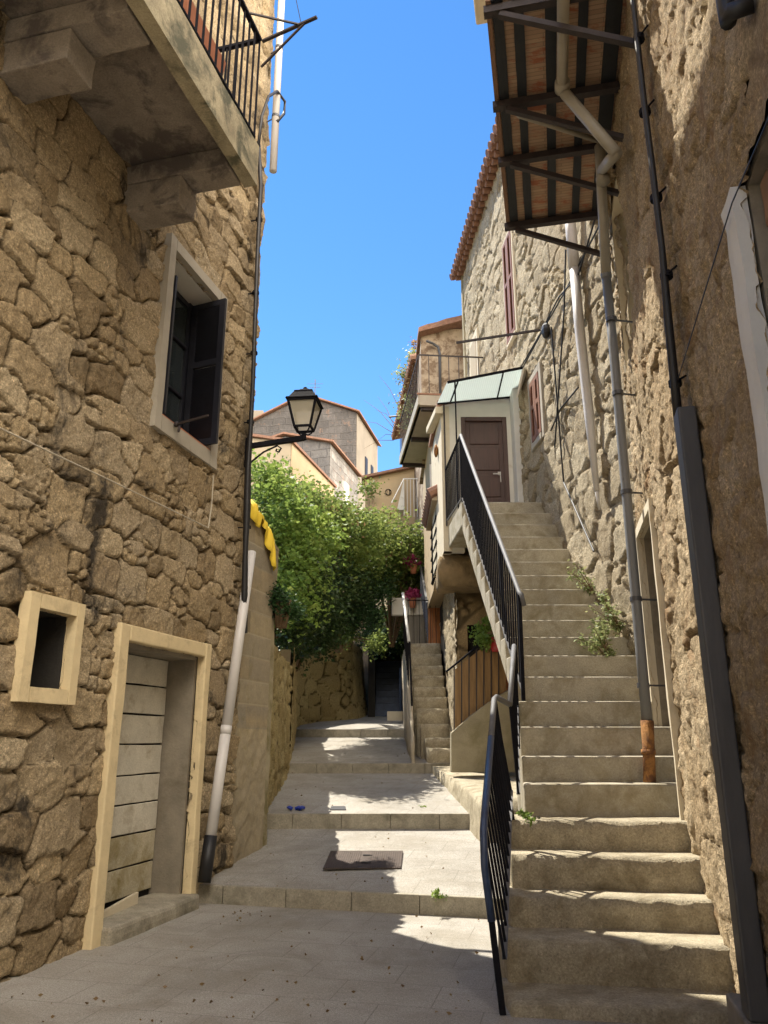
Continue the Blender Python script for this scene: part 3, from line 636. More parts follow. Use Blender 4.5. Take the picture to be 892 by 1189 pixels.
# curved retaining wall
rw = thing('retaining_wall', 'curved yellow rubble retaining wall under the hanging greenery at the lane end', 'wall', (-1.2, 20.8, 2))
cur = [(-2.1, 18.3), (-2.0, 19.6), (-1.62, 20.5), (-1.05, 21.0), (-.6, 21.6), (-.42, 22.6), (-.42, 25.5)]
cur = np.array(cur); sg = np.concatenate([[0], np.cumsum(np.linalg.norm(np.diff(cur, axis=0), axis=1))])
us = np.linspace(0, sg[-1], 150); zs = np.linspace(1.4, 4.15, 50)
def smooth_curve(u):
    x = np.interp(u, sg, cur[:, 0]); y = np.interp(u, sg, cur[:, 1]); return x, y
cx, cy = smooth_curve(us)
kk = np.ones(9)/9; cx = np.convolve(np.pad(cx, 4, 'edge'), kk, 'valid'); cy = np.convolve(np.pad(cy, 4, 'edge'), kk, 'valid')
tx, ty = np.gradient(cx), np.gradient(cy); tl = np.hypot(tx, ty); nxn, nyn = ty/tl, -tx/tl
Ug, Zg = np.meshgrid(us, zs, indexing='ij'); hh, tt, jj = rubble(.46, .34, .06, 17, jw=.16, fine=.02, big=.04, jit=.42)(Ug, Zg)
bat = -(Zg-1.4)*.10
X = cx[:, None]+nxn[:, None]*(hh+bat); Yy = cy[:, None]+nyn[:, None]*(hh+bat)
idx = np.arange(150*50).reshape(150, 50); F = np.stack([idx[:-1, :-1].ravel(), idx[:-1, 1:].ravel(), idx[1:, 1:].ravel(), idx[1:, :-1].ravel()], 1)
rawmesh('wall', np.stack([X, Yy, Zg], -1).reshape(-1, 3)-ORG[rw], F, M['stoneG'], rw, dict(tone=tt[0].ravel(), tone2=tt[1].ravel(), joint=jj.ravel()), smooth=True)
m = MB(); m.prism([(x+nxn[i*10]*-.35, y+nyn[i*10]*-.35, 1.4) for i, (x, y) in enumerate(zip(cx[::10], cy[::10]))]+[(-5.5, 25, 1.4), (-5.5, 18.6, 1.4)], (0, 0, 2.55)); m.build('garden_fill', M['earth'], rw)
# ================================================================== dark passage and blue gate steps
ps = thing('covered_passage', 'dark covered passage with blue painted steps under the greenery', 'passage', (.1, 23.5, 2))
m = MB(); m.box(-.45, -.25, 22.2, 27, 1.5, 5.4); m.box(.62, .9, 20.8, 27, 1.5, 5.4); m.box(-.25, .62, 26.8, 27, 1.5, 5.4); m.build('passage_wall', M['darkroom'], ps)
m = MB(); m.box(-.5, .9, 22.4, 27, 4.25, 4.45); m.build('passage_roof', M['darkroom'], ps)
for i in range(9):
    m = MB(); m.box(-.25, .62, 22.4+i*.30, 22.72+i*.30, 1.6, 2.3+i*.2); m.build('step', M['blue'], ps, bevel=.008)
gt = thing('gate', 'open black iron gate with pale latch at the dark passage', 'gate', (.44, 21.7, 2.05))
m = MB(); m.tube([(.44, 21.2, 1.95), (.44, 21.2, 3.35)], .02); m.tube([(.47, 22.3, 2.05), (.47, 22.3, 3.35)], .02); m.tube([(.44, 21.2, 3.35), (.47, 22.3, 3.35)], .02); m.tube([(.44, 21.2, 2.2), (.47, 22.3, 2.25)], .015); m.build('gate_frame', M['blue'], gt)
for k in range(6):
    m = MB(); y = 21.35+.16*k; m.tube([(.443+.004*k, y, 2.2), (.443+.004*k, y, 3.35)], .009, 5); m.build('gate_bar', M['iron'], gt)
m = MB(); m.box(.08, .5, 20.9, 21.5, 1.9, 2.22); tag(m.build('kerb_block', M['cream'], bevel=.02), 'small pale concrete block at the foot of the small stairs wall by the passage', 'block')
# ================================================================== MAIN STAIRCASE
st = thing('staircase', 'long concrete staircase climbing the right side to the porch, on five worn granite steps', 'staircase', (1.5, 5, 0))
rows = [910, 878, 843.7, 814, 785.6, 761, 739.5, 719.8, 701.8, 684, 667.8, 652, 637.2, 622.9, 608.6, 595.3, 582.7]
ST = []   # (y, ztop, xleft)
for i, rw_ in enumerate(rows):
    y = 6.587+.26*i; z = float(ony(y, 680, rw_)[2])
    xl = np.interp(i+6, [6, 7, 8, 9, 11, 14, 22], [1.128, 1.165, 1.205, 1.25, 1.285, 1.25, 1.134]); ST.append((y, z, float(xl)))
low = [(.706, 4.958, .077), (.763, 5.357, .308), (.85, 5.72, .494), (.913, 6.016, .713), (.964, 6.33, .919)]
for k, (x, y, z) in enumerate(low):
    m = MB(); xr = 2.75; f = lambda X: y-.135*(X-x)
    yb = 6.75 if k == 4 else low[k+1][1]+.12; g = lambda X: yb-.135*(X-x)*(1 if k < 4 else .2)
    zb = -.1 if k == 0 else low[k-1][2]-.12
    m.hexa([(x, f(x), zb), (xr, f(xr), zb), (xr, g(xr), zb), (x, g(x), zb), (x, f(x), z), (xr, f(xr), z), (xr, g(xr), z), (x, g(x), z)])
    m.build('step', M['granite'], st, rough=(.09, .016, 20+k), smooth=True)
m = MB()
for i in range(len(ST)):   # concrete flight: each step is a part, with the sloping soffit
    y, z, x = ST[i]; yn = y+.26 if i < 16 else 12.1
    off = .44
    def zl_(Y): return float(np.interp(Y, [s_[0] for s_ in ST], [s_[1] for s_ in ST]))-off
    solid = i <= 4
    zb0 = .0 if solid else zl_(y); zb1 = .0 if solid else zl_(yn)
    if i == 16: zb0 = zb1 = z-.36
    xn = ST[i+1][2] if i < 16 else 1.05
    m = MB(); xr = 2.95
    m.hexa([(x, y, zb0), (xr, y, zb0), (xr, yn+.002, zb1), (xn, yn+.002, zb1), (x, y, z), (xr, y, z), (xr, yn+.002, z), (xn, yn+.002, z)])
    # nosing strip
    m.build('step' if i < 16 else 'landing', M['concrete'], st, bevel=.02, seg=2)
# ledge, parapet, fence under the stairs
m = MB(); a0_ = ony(10.2, 549, 921); a1_ = ony(13.9, 501, 888)
m.hexa([(a0_[0], 9.6, .2), (2.4, 9.4, .2), (2.4, 14, .8), (a1_[0], 14, .8), (a0_[0]+.04, 9.8, a0_[2]-.03), (2.4, 9.4, a0_[2]-.03), (2.4, 14, a1_[2]), (a1_[0], 14, a1_[2])])
tag(m.build('stone_ledge', M['granite'], rough=(.16, .025, 31), smooth=True), 'low worn granite ledge edging the lane beneath the staircase', 'ledge')
YP = 12.1
pp = [ony(YP, x, y) for x, y in ((524, 897), (524, 851), (545, 832), (568, 815), (600, 795), (625, 795), (625, 897))]
m = MB(); m.prism(pp, (0, .22, 0)); tag(m.build('parapet', M['parapet'], bevel=.015), 'stepped rendered parapet beneath the staircase carrying the wooden fence', 'parapet')
fe = thing('wooden_fence', 'fence of brown split boards with iron bars beneath the staircase', 'fence', ony(YP, 530, 860))
nb = 7
for i in range(nb):
    xa = 528.5+8.6*i; xb = xa+7.6; ln_t = lambda x: 780-(x-520)*.80; ln_b = lambda x: 850-(x-525)*.78
    a, b = ony(YP+.12, xa, ln_t(xa)+4), ony(YP+.12, xb, ln_t(xb)+4); c_, d_ = ony(YP+.12, xb, ln_b(xb)), ony(YP+.12, xa, ln_b(xa))
    m = MB(); m.prism([d_, c_, b, a], (0, .022, 0)); m.build('board', M['slat'], fe)
m = MB(); tl_ = [ony(YP+.05, 518, 780), ony(YP+.05, 527, 773), ony(YP+.05, 570, 738)]; m.tube(tl_, .016, 8); m.build('handrail', M['iron'], fe)
for i in range(7):
    xa = 527.5+8.6*i; m = MB(); m.bar(ony(YP+.06, xa, 780-(xa-520)*.8), ony(YP+.06, xa, (868 if i == 0 else 850-(xa-525)*.78)), .018); m.build('bar', M['steel'], fe)
fb = thing('board_screen', 'dark red brown board screen in the shadow right of the split board fence', 'screen', ony(13.0, 586, 800))
for i in range(4):
    xa = 577+5.5*i; m = MB(); m.prism([ony(12.75, xa, 806), ony(12.75, xa+4.8, 806), ony(12.75, xa+4.8, 742), ony(12.75, xa, 742)], (0, .02, 0)); m.build('board', M['orange'], fb)
# potted plant over the fence
pl = thing('potted_plant', 'bright green succulent in a red pot hanging above the board fence', 'plant', ony(12.2, 574, 752))
c_ = ony(12.2, 576, 748); m = MB(); m.tube([c_+np.array([0, 0, -.12]), c_+np.array([0, 0, .1])], [.09, .13], 14); m.build('pot', M['redpot'], pl, smooth=True)
P_, tn_ = bush_pts([(*ony(12.15, 566, 732), .17, .15, .18), (*ony(12.15, 574, 722), .12, .12, .16), (*ony(12.1, 560, 744), .09, .1, .1)], 900, .05, 4)
leaf_mesh('leaves', P_, .055, tn_*.6+.4, LM['fig'], pl, 3, .8)
# ------------------------------------------------------------------ rough pier and rock under the landing
pr = thing('stone_pier', 'rough brown stone pier in shadow beneath the porch landing', 'pier', (1.9, 13, 1))
PF = Fr(1.2, 12.95, 90)
relief('wall', PF, 1, 0, 1.7, .7, 4.45, .04, rubble(.62, .5, .09, 41, jw=.16, fine=.03, big=.09, jit=.45), M['stoneU'], pr, [(.20, .48, 2.55, 3.35)])
m = MB(); m.box(1.38, 1.72, 13.3, 13.4, 2.5, 3.4); m.box(1.26, 3.9, 13.4, 18.4, .7, 4.35); m.build('core', M['darkroom'], pr)
SF = Fr(1.2, 12.9, 1)
relief('side_wall', SF, -1, 0, 5.4, .7, 4.35, .045, rubble(.3, .2, .05, 44, jw=.16, fine=.02, big=.04, jit=.45), M['stone2'], pr)
m = MB(); m.box(.86, 1.75, 12.25, 13.1, 3.86, 4.44); tag(m.build('corbel', M['stoneU2'] if 'stoneU2' in M else plain('brown_rock_face', (.25, .18, .095), .95, .35, 3, .9, 30, stain=(.1, .075, .04), stain_lo=.5), pr, rough=(.12, .07, 5), smooth=True))
# ------------------------------------------------------------------ small stone stairs
ss = thing('stone_stairs', 'narrow worn stone stairs climbing between rubble walls left of the main staircase', 'staircase', (.9, 14, 1))
srow = [868, 856, 840, 822, 809, 797, 784, 772, 758.5, 746]
for i, rr in enumerate(srow):
    y = 14.0+.28*i; z = float(ony(y, 505, rr)[2]); xl = float(np.interp(i, [0, 1, 3, 4, 9], [.74, .72, .60, .56, .53])); xr = 1.22
    m = MB(); m.box(xl, xr, y, y+.36 if i < 9 else 20, .8 if i < 9 else 1.4, z); m.build('step' if i < 9 else 'landing', M['granite'], ss, rough=(.11, .02, 60+i), smooth=True)
    if i == 9: zland = z
m = MB(); m.prism([(.44, 13.95, .75), (.44, 20, .75), (.44, 20, zland+.03), (.44, 16.5, zland+.03), (.44, 13.95, 1.45)], (.12, 0, 0)); m.build('flank_wall', stone('whitewashed_rubble', [(.50, .44, .34), (.58, .52, .42), (.54, .47, .36)], (.5, .44, .34), .9, .35, (.3, .24, .16), .55), ss, rough=(.13, .035, 7), smooth=True)
sr = thing('iron_railing', 'white topped iron railing on the left edge of the small stone stairs', 'railing', ony(14.8, 477, 818))
h0, h1 = ony(14.8, 475, 745), ony(17.0, 468, 689)
m = MB(); m.tube([h0, h1], .03, 10); m.build('handrail', M['whitewash'], sr, smooth=True)
m = MB(); m.bar(ony(14.8, 478.5, 822), ony(14.8, 475.5, 745), .035); m.build('post', M['iron'], sr)
for k in range(1, 12):
    a = h0+(h1-h0)*k/12; m = MB(); m.bar(a, a-np.array([0, 0, .92]), .014); m.build('baluster', M['iron'], sr)
lr = thing('iron_railing', 'thin black railing crossing the top of the small stone stairs', 'railing', (.9, 17, zland))
m = MB(); a, b = ony(17, 474, 697), ony(17, 512, 697); m.bar(a, b, .022); m.build('top_rail', M['iron'], lr)
for k in range(7):
    m = MB(); p = a+(b-a)*k/6; m.bar(p, np.array([p[0], p[1], zland]), .012); m.build('baluster', M['iron'], lr)
ur = thing('iron_railing', 'dark blue flat iron railing rising steeply behind the small stairs', 'railing', ony(17.2, 497, 742))
a, b = ony(17.2, 496, 700), ony(19.6, 488, 655); m = MB(); m.bar(a, b, .05, .03); m.build('handrail', M['rail'], ur)
for k in range(14):
    p = a+(b-a)*k/13; m = MB(); m.bar(p, p-np.array([0, 0, .85]), .016); m.build('baluster', M['bluerail'], ur)
op = thing('timber_screen', 'orange stained timber screen at the head of the small stairs', 'panel', (1.1, 17.3, zland))
for k in range(3):
    m = MB(); x = 497.5+5*k; q = [ony(17.3, x, 747), ony(17.3, x+4.6, 747), ony(17.3, x+4.6, 692), ony(17.3, x, 692)]; m.prism(q, (0, .03, 0)); m.build('board', M['orange'], op)
gb = thing('board_fence', 'grey vertical board fence with a pale top beam behind the small stairs', 'fence', (.7, 19.5, zland))
for k in range(4):
    m = MB(); x = 474+5.3*k; m.prism([ony(19.5, x, 747), ony(19.5, x+5, 747), ony(19.5, x+5, 713), ony(19.5, x, 713)], (0, .03, 0)); m.build('board', M['greyboard'], gb)
m = MB(); m.prism([ony(19.45, 455, 714), ony(19.45, 493, 714), ony(19.45, 493, 694), ony(19.45, 455, 694)], (0, .2, 0)); m.build('beam', M['white'], gb, bevel=.02)
for k, (x, y) in enumerate(((480, 651), (479, 690))):
    p = ony(19.2, x, y); t = thing('flower_pot', ['magenta flowers high above the head of the small stairs', 'magenta flowers low beside the white beam behind the small stairs'][k], 'flowers', p-np.array([0, 0, .3]), 'magenta flower pots')
    m = MB(); m.tube([p-np.array([0, 0, .34]), p-np.array([0, 0, .1])], [.07, .10], 12); m.build('pot', M['pot'], t, smooth=True)
    P_, tn_ = bush_pts([(*p, .17, .15, .10)], 300, .05, 70+k); leaf_mesh('flowers', P_, .075, tn_, LM['magenta'], t, 5, .9)
# ------------------------------------------------------------------ stair railings
def railing(name, label, rails, mats, base_pts, n, post=None, bot=.09, bb=.016, extra=None):
    """rails: list of handrail points; base_pts: matching nosing-line points"""
    t = thing(name, label, 'railing', base_pts[0])
    for pts_, mt, r in mats:
        m = MB(); m.tube(pts_, r, 10); m.build('handrail', mt, t, smooth=True)
    rl = np.array(rails); bs = np.array(base_pts)
    m = MB()
    for i in range(len(bs)-1): m.bar(bs[i]+np.array([0, 0, bot]), bs[i+1]+np.array([0, 0, bot]), .03, .012)
    m.build('bottom_rail', M['rail'], t)
    f = np.concatenate([[0], np.cumsum(np.linalg.norm(np.diff(bs, axis=0), axis=1))]); f /= f[-1]
    for k in range(n):
        s_ = k/(n-1); p = np.array([np.interp(s_, f, bs[:, c]) for c in range(3)]); q = np.array([np.interp(s_, f, rl[:, c]) for c in range(3)])
        m = MB(); m.bar(p+np.array([0, 0, bot]), q, bb); m.build('baluster', M['iron'], t)
    for p, q in (post or []):
        m = MB(); m.bar(p, q, .035); m.build('post', M['iron'], t)
    return t
# upper railing with landing return
b0_ = np.array([1.31, 7.43, ST[3][1]]); t0_ = ony(7.43, 603, 688); c1_ = np.array([1.16, 10.82, ST[16][1]]); t1_ = ony(10.82, 535, 505); c2_ = np.array([1.035, 12.05, ST[16][1]]); t2_ = ony(12.05, 518, 545)
railing('stair_railing', 'tall iron railing with grey tube handrail along the upper flight and landing', [t0_, t1_], [([t0_+np.array([.03, -.06, -.14]), t0_+np.array([.01, -.06, -.03]), t0_, t1_], M['rail'], .023)], [b0_, c1_], 34, [(b0_, t0_), (b0_+np.array([.0, .9, .64]), t0_+(t1_-t0_)*.26)])
railing('landing_railing', 'black iron railing on the open left edge of the porch landing', [t1_, np.array([t2_[0], t2_[1], t2_[2]])], [([t1_, t2_], M['iron'], .018)], [c1_, c2_], 13, [(c1_, t1_)])
# middle and lower railing
m0, m1 = ony(6.45, 592, 818), ony(7.35, 597, 750); mb0 = np.array([1.06, 6.45, 1.0]); mb1 = np.array([1.23, 7.35, 1.72])
railing('stair_railing', 'short iron railing with grey handrail beside the middle concrete steps', [m0, m1], [([m0+np.array([0, .0, 0]), m1, m1+np.array([0, .03, -.08])], M['rail'], .023)], [mb0, mb1], 9, [(mb1-np.array([0, 0, .3]), m1)])
l0 = ony(5.0, 571, 1070); l1 = ony(5.02, 561.5, 965); l2 = ony(5.25, 564.5, 925); l3 = ony(6.35, 574, 812)
lb0 = np.array([.70, 5.02, .16]); lb1 = np.array([.99, 6.36, 1.0]); mid = l2+(l3-l2)*.55
railing('stair_railing', 'lower iron railing with blue painted handrail beside the worn granite steps', [l1, l3], [([l0, l1+np.array([0, 0, -.2]), l1, l2, mid], M['bluerail'], .024), ([mid, l3, l3+np.array([.02, .03, .02]), m0], M['rail'], .023)], [lb0, lb1], 14, [(onz(0, 584, 1178), l0), (lb1-np.array([0, 0, .1]), l3)], bot=.12)
# ================================================================== PORCH
po = thing('porch', 'white porch with dark panelled door and ribbed glass canopy at the stair head', 'porch', (1.6, 12.1, 4.8))
YD = 12.1; zl0 = ST[16][1]
TLp, TRp = ony(YD, 508, 470), ony(YD, 606, 460)
dl, dr_ = float(ony(YD, 535, 484)[0]), float(ony(YD, 588, 485)[0]); dz = float(ony(YD, 560, 484)[2])
xL, xR = .97, 2.34
m = MB()
m.prism([(xL, YD, 4.42), (dl, YD, 4.42), (dl, YD, TLp[2]+.05), (xL, YD, TLp[2]-.02)], (0, .15, 0))
m.prism([(dr_, YD, zl0-.3), (xR+.3, YD, zl0-.3), (xR+.3, YD, TRp[2]+.05), (dr_, YD, TRp[2]-.03)], (0, .15, 0))
m.prism([(dl, YD, dz), (dr_, YD, dz), (dr_, YD, TRp[2]-.03), (dl, YD, TLp[2]+.05)], (0, .15, 0))
m.build('front_wall', M['white'], po)
m = MB(); m.prism([(xL-.001, YD-.001, 4.42), (xL-.04, 14.2, 4.42), (xL-.04, 14.2, 6.9), (xL-.001, YD-.001, TLp[2]-.03)], (.14, 0, 0)); m.build('side_wall', M['cream'], po)
m = MB(); m.box(2.15, 2.27, YD-.32, YD-.002, zl0, TRp[2]+.25); m.build('corner_trim', M['whitewash'], po, bevel=.008)
m = MB(); m.box(dl, dr_, YD+.04, YD+.08, zl0, dz); pd = m.build('door', M['doorwood'], po)
m = MB(); fwid = .075
m.box(dl, dl+fwid, YD+.0, YD+.04, zl0, dz); m.box(dr_-fwid, dr_, YD, YD+.04, zl0, dz); m.box(dl+fwid, dr_-fwid, YD, YD+.04, dz-fwid, dz); m.build('door_frame', M['doorwood'], po, bevel=.006)
hgt = (dz-fwid-zl0)/4
for k in range(4):
    m = MB(); z0_ = zl0+k*hgt+.05; m.box(dl+fwid+.07, dr_-fwid-.07, YD+.022, YD+.04, z0_, z0_+hgt-.08); m.build('panel', M['doorwood'], pd, bevel=.012)
hp = ony(YD, 580, 551); m = MB(); m.box(hp[0]-.02, hp[0]+.03, YD+.025, YD+.04, hp[2]-.12, hp[2]+.06); m.tube([hp+np.array([0, .02, 0]), hp+np.array([0, -.04, 0]), hp+np.array([-.11, -.04, 0])], .011, 6); m.build('handle', M['pvc'], pd)
gA0, gA1 = ony(11.15, 519.6, 444), ony(11.15, 607, 427); gB0, gB1 = ony(12.05, 508, 468.5), ony(12.05, 599, 460)
m = MB(); m.prism([gA0, gA1, gB1, gB0], (0, 0, .012)); m.build('canopy_glass', M['roofglass'], po)
m = MB(); m.bar(gA0, gA1, .03, .035); m.bar(gB0, gB1, .03, .04)
for s_ in (.14, .74): m.bar(gA0+(gA1-gA0)*s_-np.array([0, 0, .02]), gB0+(gB1-gB0)*(s_+.02)-np.array([0, 0, .02]), .02, .025)
m.build('canopy_frame', M['iron'], po)
m = MB(); pb = ony(11.2, 526, 560); m.bar(np.array([gA0[0]+.12, 11.15, gA0[2]]), np.array([gA0[0]+.12, 11.15, zl0]), .022); m.build('canopy_post', M['iron'], po)
m = MB(); a = ony(12.06, 515.5, 470); m.bar(a, (a[0], 12.06, zl0), .025); m.build('drip_rod', M['steel'], po)
m = MB(); e0, e1 = ony(12.0, 510, 476), ony(13.3, 499, 500); m.bar(e0, e1, .13, .12); m.build('roof_edge', M['cream'], po, bevel=.01)
m = MB(); m.hexa([gB0+[0, .05, 0], gB1+[.1, .05, 0], (2.5, 14, gB1[2]+.4), (xL-.1, 14, 6.95), gB0+[0, .05, .08], gB1+[.1, .05, .08], (2.5, 14, gB1[2]+.48), (xL-.1, 14, 7.03)]); m.build('roof', M['terra'], po)
m = MB(); m.prism([ony(11.3, 599, 462), ony(11.9, 607, 440), ony(11.3, 611, 430), ony(11.15, 607, 427)], (.03, 0, 0)); m.build('canopy_cheek', M['white'], po)
wb = ony(12.6, 508, 520); m = MB(); m.ball((xL-.05, 12.75, wb[2]), (.04, .1, .12)); tag(m.build('wall_lamp', M['rust'], smooth=True), 'small rusty fitting on the sunlit cream side of the porch', 'fitting')
# ================================================================== SECOND HOUSE ON THE RIGHT
h2 = thing('stone_house', 'sunlit pale rubble house on the right with red shutters and a tiled eave', 'house', W2.P(4, .5, .5))
HZ = 12.2
w2 = (3.05, 3.54, 5.84, 6.82); w3 = (4.14, 4.72, 8.15, 10.15)
r2 = rubble(.46, .34, .05, 23, jw=.10, fine=.014, big=.03, jit=.30, tilt=.05, p=5.5, mid=.009, pil=.08, wob=.7)
relief('wall', W2, -1, -.15, 8.7, .4, HZ, .03, r2, M['stone2'], h2, [w2, w3])
m = MB(); m.fbox(W2, .2, 8.65, .35, 6, .3, HZ); m.fbox(W2, 8.55, 8.7, -.02, 6, 4, HZ-.02); m.build('core', M['render'], h2)
m = MB(); rs = 0
u = -.2
while u < 8.95:
    p = W2.P(u, -.24, HZ+.02); q = W2.P(u, 2.2, HZ+1.0); m.tube([p, q], [.085, .075], 8); u += .205
m.build('roof_tiles', M['terra'], h2, smooth=False)
m = MB(); u = -.1
while u < 8.85:
    p = W2.P(u, -.13, HZ-.06); q = W2.P(u, .2, HZ-.0); m.tube([p, q], [.07, .07], 8); u += .205
m.build('eave_tiles', M['terra'], h2)
m = MB(); a = W2.P; m.hexa([a(-.2, -.18, HZ-.02), a(8.9, -.18, HZ-.02), a(8.9, 6, HZ+2.4), a(-.2, 6, HZ+2.4), a(-.2, -.18, HZ+.04), a(8.9, -.18, HZ+.04), a(8.9, 6, HZ+2.46), a(-.2, 6, HZ+2.46)]); m.build('roof', M['terra'], h2)
def win2(h, fr_m, frame, lab=None):
    a0, a1, c0, c1 = h; e = frame
    m = MB(); m.fbox(W2, a0-e, a0, -.045, .06, c0-e, c1+e); m.fbox(W2, a1, a1+e, -.045, .06, c0-e, c1+e); m.fbox(W2, a0, a1, -.043, .06, c1, c1+e); m.fbox(W2, a0, a1, -.06, .06, c0-e, c0)
    w = m.build('window', fr_m, h2, bevel=.01, rough=(.15, .006, 9))
    m = MB(); m.fbox(W2, a0, a1, .07, .1, c0, c1); m.build('recess', M['black'], w)
    mid = (a0+a1)/2
    shutter(W2, (a0+.005, -.03), 0, mid-a0-.01, c0+.01, c1-.01, M['shutred'], w, th=.04); shutter(W2, (mid+.005, -.03), 0, a1-mid-.01, c0+.01, c1-.01, M['shutred'], w, th=.04)
win2(w2, M['gframe'], .11); win2(w3, M['stone_trim'] if 'stone_trim' in M else M['cream'], .07)
bu, bz_ = W2.hit(552, 430)
m = MB(); m.fbox(W2, bu-.45, bu+.35, -.04, .05, 7.9, 9.9); bd = m.build('balcony_door', M['cream'], h2, bevel=.01); m = MB(); m.fbox(W2, bu-.33, bu+.23, -.05, -.041, 7.9, 9.75); m.build('door_leaf', M['beige'], bd)
# balcony further along
zb_ = 7.9; n0, f0 = onz(zb_, 487, 470), onz(zb_, 477, 540)
m = MB(); un = float((n0-W2.o)@W2.d); uf = float((f0-W2.o)@W2.d); wn = float((n0-W2.o)@W2.n); wf_ = float((f0-W2.o)@W2.n)
fb_ = thing('balcony', 'far concrete balcony with thin rusty railing above the porch', 'balcony', W2.P(un, wn, zb_))
m = MB(); m.fbox(W2, un, uf, min(wn, wf_), .05, zb_, zb_+.06); m.fbox(W2, un-.02, uf, min(wn, wf_)-.03, min(wn, wf_)+.05, zb_-.0, zb_+.2); m.fbox(W2, un-.04, un+.06, min(wn, wf_), .05, zb_-.02, zb_+.2); m.build('slab', M['gframe'], fb_)
for u in (un+.1, (un+uf)/2, uf-.1): m = MB(); m.fbox(W2, u-.05, u+.05, min(wn, wf_)+.05, .05, zb_-.08, zb_-.002); m.build('beam', M['steel'], fb_)
m = MB(); wv = min(wn, wf_)
m.fbox(W2, un-.05, un-.02, wv-.05, .05, zb_+.205, zb_+.24); m.build('tile_edge', M['terra'], fb_)
zt_ = float(ony(W2.P(un, wv, 0)[1], 492, 412)[2])
m = MB(); m.bar(W2.P(un, wv, zt_), W2.P(un, .0, zt_), .025); m.bar(W2.P(un, wv, zt_), W2.P(uf, wv, zt_), .025); m.build('top_rail', M['steel'], fb_)
for k in range(7):
    m = MB(); w = wv*(1-k/6.5); m.bar(W2.P(un, w, zb_+.2), W2.P(un, w, zt_), .015); m.build('baluster', M['steel'], fb_)
for k in range(1, 16):
    m = MB(); u = un+(uf-un)*k/15; m.bar(W2.P(u, wv, zb_+.2), W2.P(u, wv, zt_), .015); m.build('baluster', M['steel'], fb_)
# rod and wires
a = W2.PX(628, 383, -.02); b = onz(a[2], 530, 398); m = MB(); m.bar(a, b, .03); tag(m.build('iron_rod', M['steel']), 'long dark iron rod projecting from the sunlit wall above the glass canopy', 'rod')
wr = thing('wall_wires', 'tangle of black wires crossing the sunlit wall between the red shuttered windows', 'wires', W2.PX(628, 383, -.03))
r = random.Random(9)
for pts in ([(700, 225), (672, 320), (650, 345), (628, 385), (604, 428)], [(697, 262), (655, 340), (632, 380), (606, 430)], [(657, 290), (655, 360), (650, 440), (645, 520)], [(640, 380), (646, 450), (655, 560), (690, 640)], [(672, 450), (650, 475), (640, 500)]):
    m = MB(); m.tube([W2.PX(x+r.uniform(-1, 1), y, -.05-r.random()*.03) for x, y in pts], .012, 6); m.build('wire', M['cable'], wr)
m = MB(); a = W2.PX(634, 384, -.06); m.ball(a, (.07, .1, .12)); m.build('junction_box', M['cable'], wr)
# pipes on the second house
t = thing('drainpipe', 'bent white drainpipe tapering down the sunlit rubble wall', 'pipe', W2.PX(696, 592, -.08))
m = MB(); m.tube([W2.PX(660, 230, -.1), W2.PX(667, 312, -.1)], .07, 14); m.tube([W2.PX(667, 312, -.1), W2.PX(673, 380, -.1), W2.PX(684, 480, -.1), W2.PX(693, 570, -.09)], [.062, .062, .058, .03], 14); m.tube([W2.PX(693, 570, -.09), W2.PX(696, 592, -.05)], [.022, .012], 8); m.build('pipe', M['pvc'], t, smooth=True)
t = thing('drainpipe', 'straight grey drainpipe with a rusted orange foot beside the doorway', 'pipe', W2.PX(757, 905, -.1))
pb_ = np.array([2.205, 6.76, 1.16]); pz = [ony(6.82, 704, 320), ony(6.80, 712, 400), ony(6.78, 730, 600), ony(6.77, 744, 755), ony(6.76, 751.5, 838)]
m = MB(); m.tube(pz, .045, 14); m.ball(pz[0], .06); m.build('pipe', M['zinc'], t, smooth=True)
m = MB(); m.tube([pz[4]+[0, 0, .01], (pz[4]+pb_)/2+[.004, 0, 0], pb_], [.056, .05, .052], 12); m.tube([(pz[4]+pb_)/2-[0, 0, .02], (pz[4]+pb_)/2+[0, 0, .02]], .06, 12); m.build('foot', M['rust'], t, smooth=True)
for z in (5.5, 4.7, 3.7, 2.7, 1.95):
    x0_ = float(np.interp(z, [p[2] for p in pz[::-1]], [p[0] for p in pz[::-1]])); y0_ = 6.78
    m = MB(); m.tube([(x0_, y0_, z-.02), (x0_, y0_, z+.02)], .053, 14); m.bar((x0_, y0_, z), (x0_+.24, y0_+.05, z), .015); m.build('pipe_clip', M['galv'], t)
# ================================================================== NEAR HOUSE ON THE RIGHT
h1 = thing('stone_house', 'near right house of rough ochre granite, half in deep shadow, with doorway and small window', 'house', R.P(-1, .5, 0))
dR = (.47, 1.50, .86, 3.40); wR = (-4.2, -3.10, 2.15, 3.84); uR = (.50, 1.56, 5.2, 7.15); H1 = 10.45
hr = rubble(.62, .42, .03, 29, jw=.07, fine=.016, big=.025, jit=.36, tilt=.025, p=4.5, mid=.012, pil=.03)
hR = lambda U, Z: (lambda q: (q[0]+.018*(fbm(U*9, Z*5, 40, 4)-.5)*2+.016*(np.abs(fbm(U*24, Z*11, 44, 3)-.5)*-4+.5), q[1], np.clip(q[2]+.1, 0, 1)))(hr(U, Z))
relief('wall', R, -1, -3.4, 1.66, -.1, 8.2, .02, hR, M['stoneR'], h1, [dR, uR, wR])
relief('wall', R, -1, -3.4, 1.66, 8.2, H1, .08, hR, M['stoneR'], h1)
relief('wall', R, -1, -4.6, -3.4, -.1, H1, .09, hR, M['stoneR'], h1, [wR])
m = MB(); m.fbox(R, -4.6, 1.4, .46, 6, -.1, H1); m.fbox(R, -4.6, -4.3, .06, 6, -.1, H1); m.build('core', M['darkroom'], h1)
m = MB(); m.fbox(R, -4.8, 1.7, -.3, 6.2, H1, H1+.2); m.build('roof', M['terra'], h1)
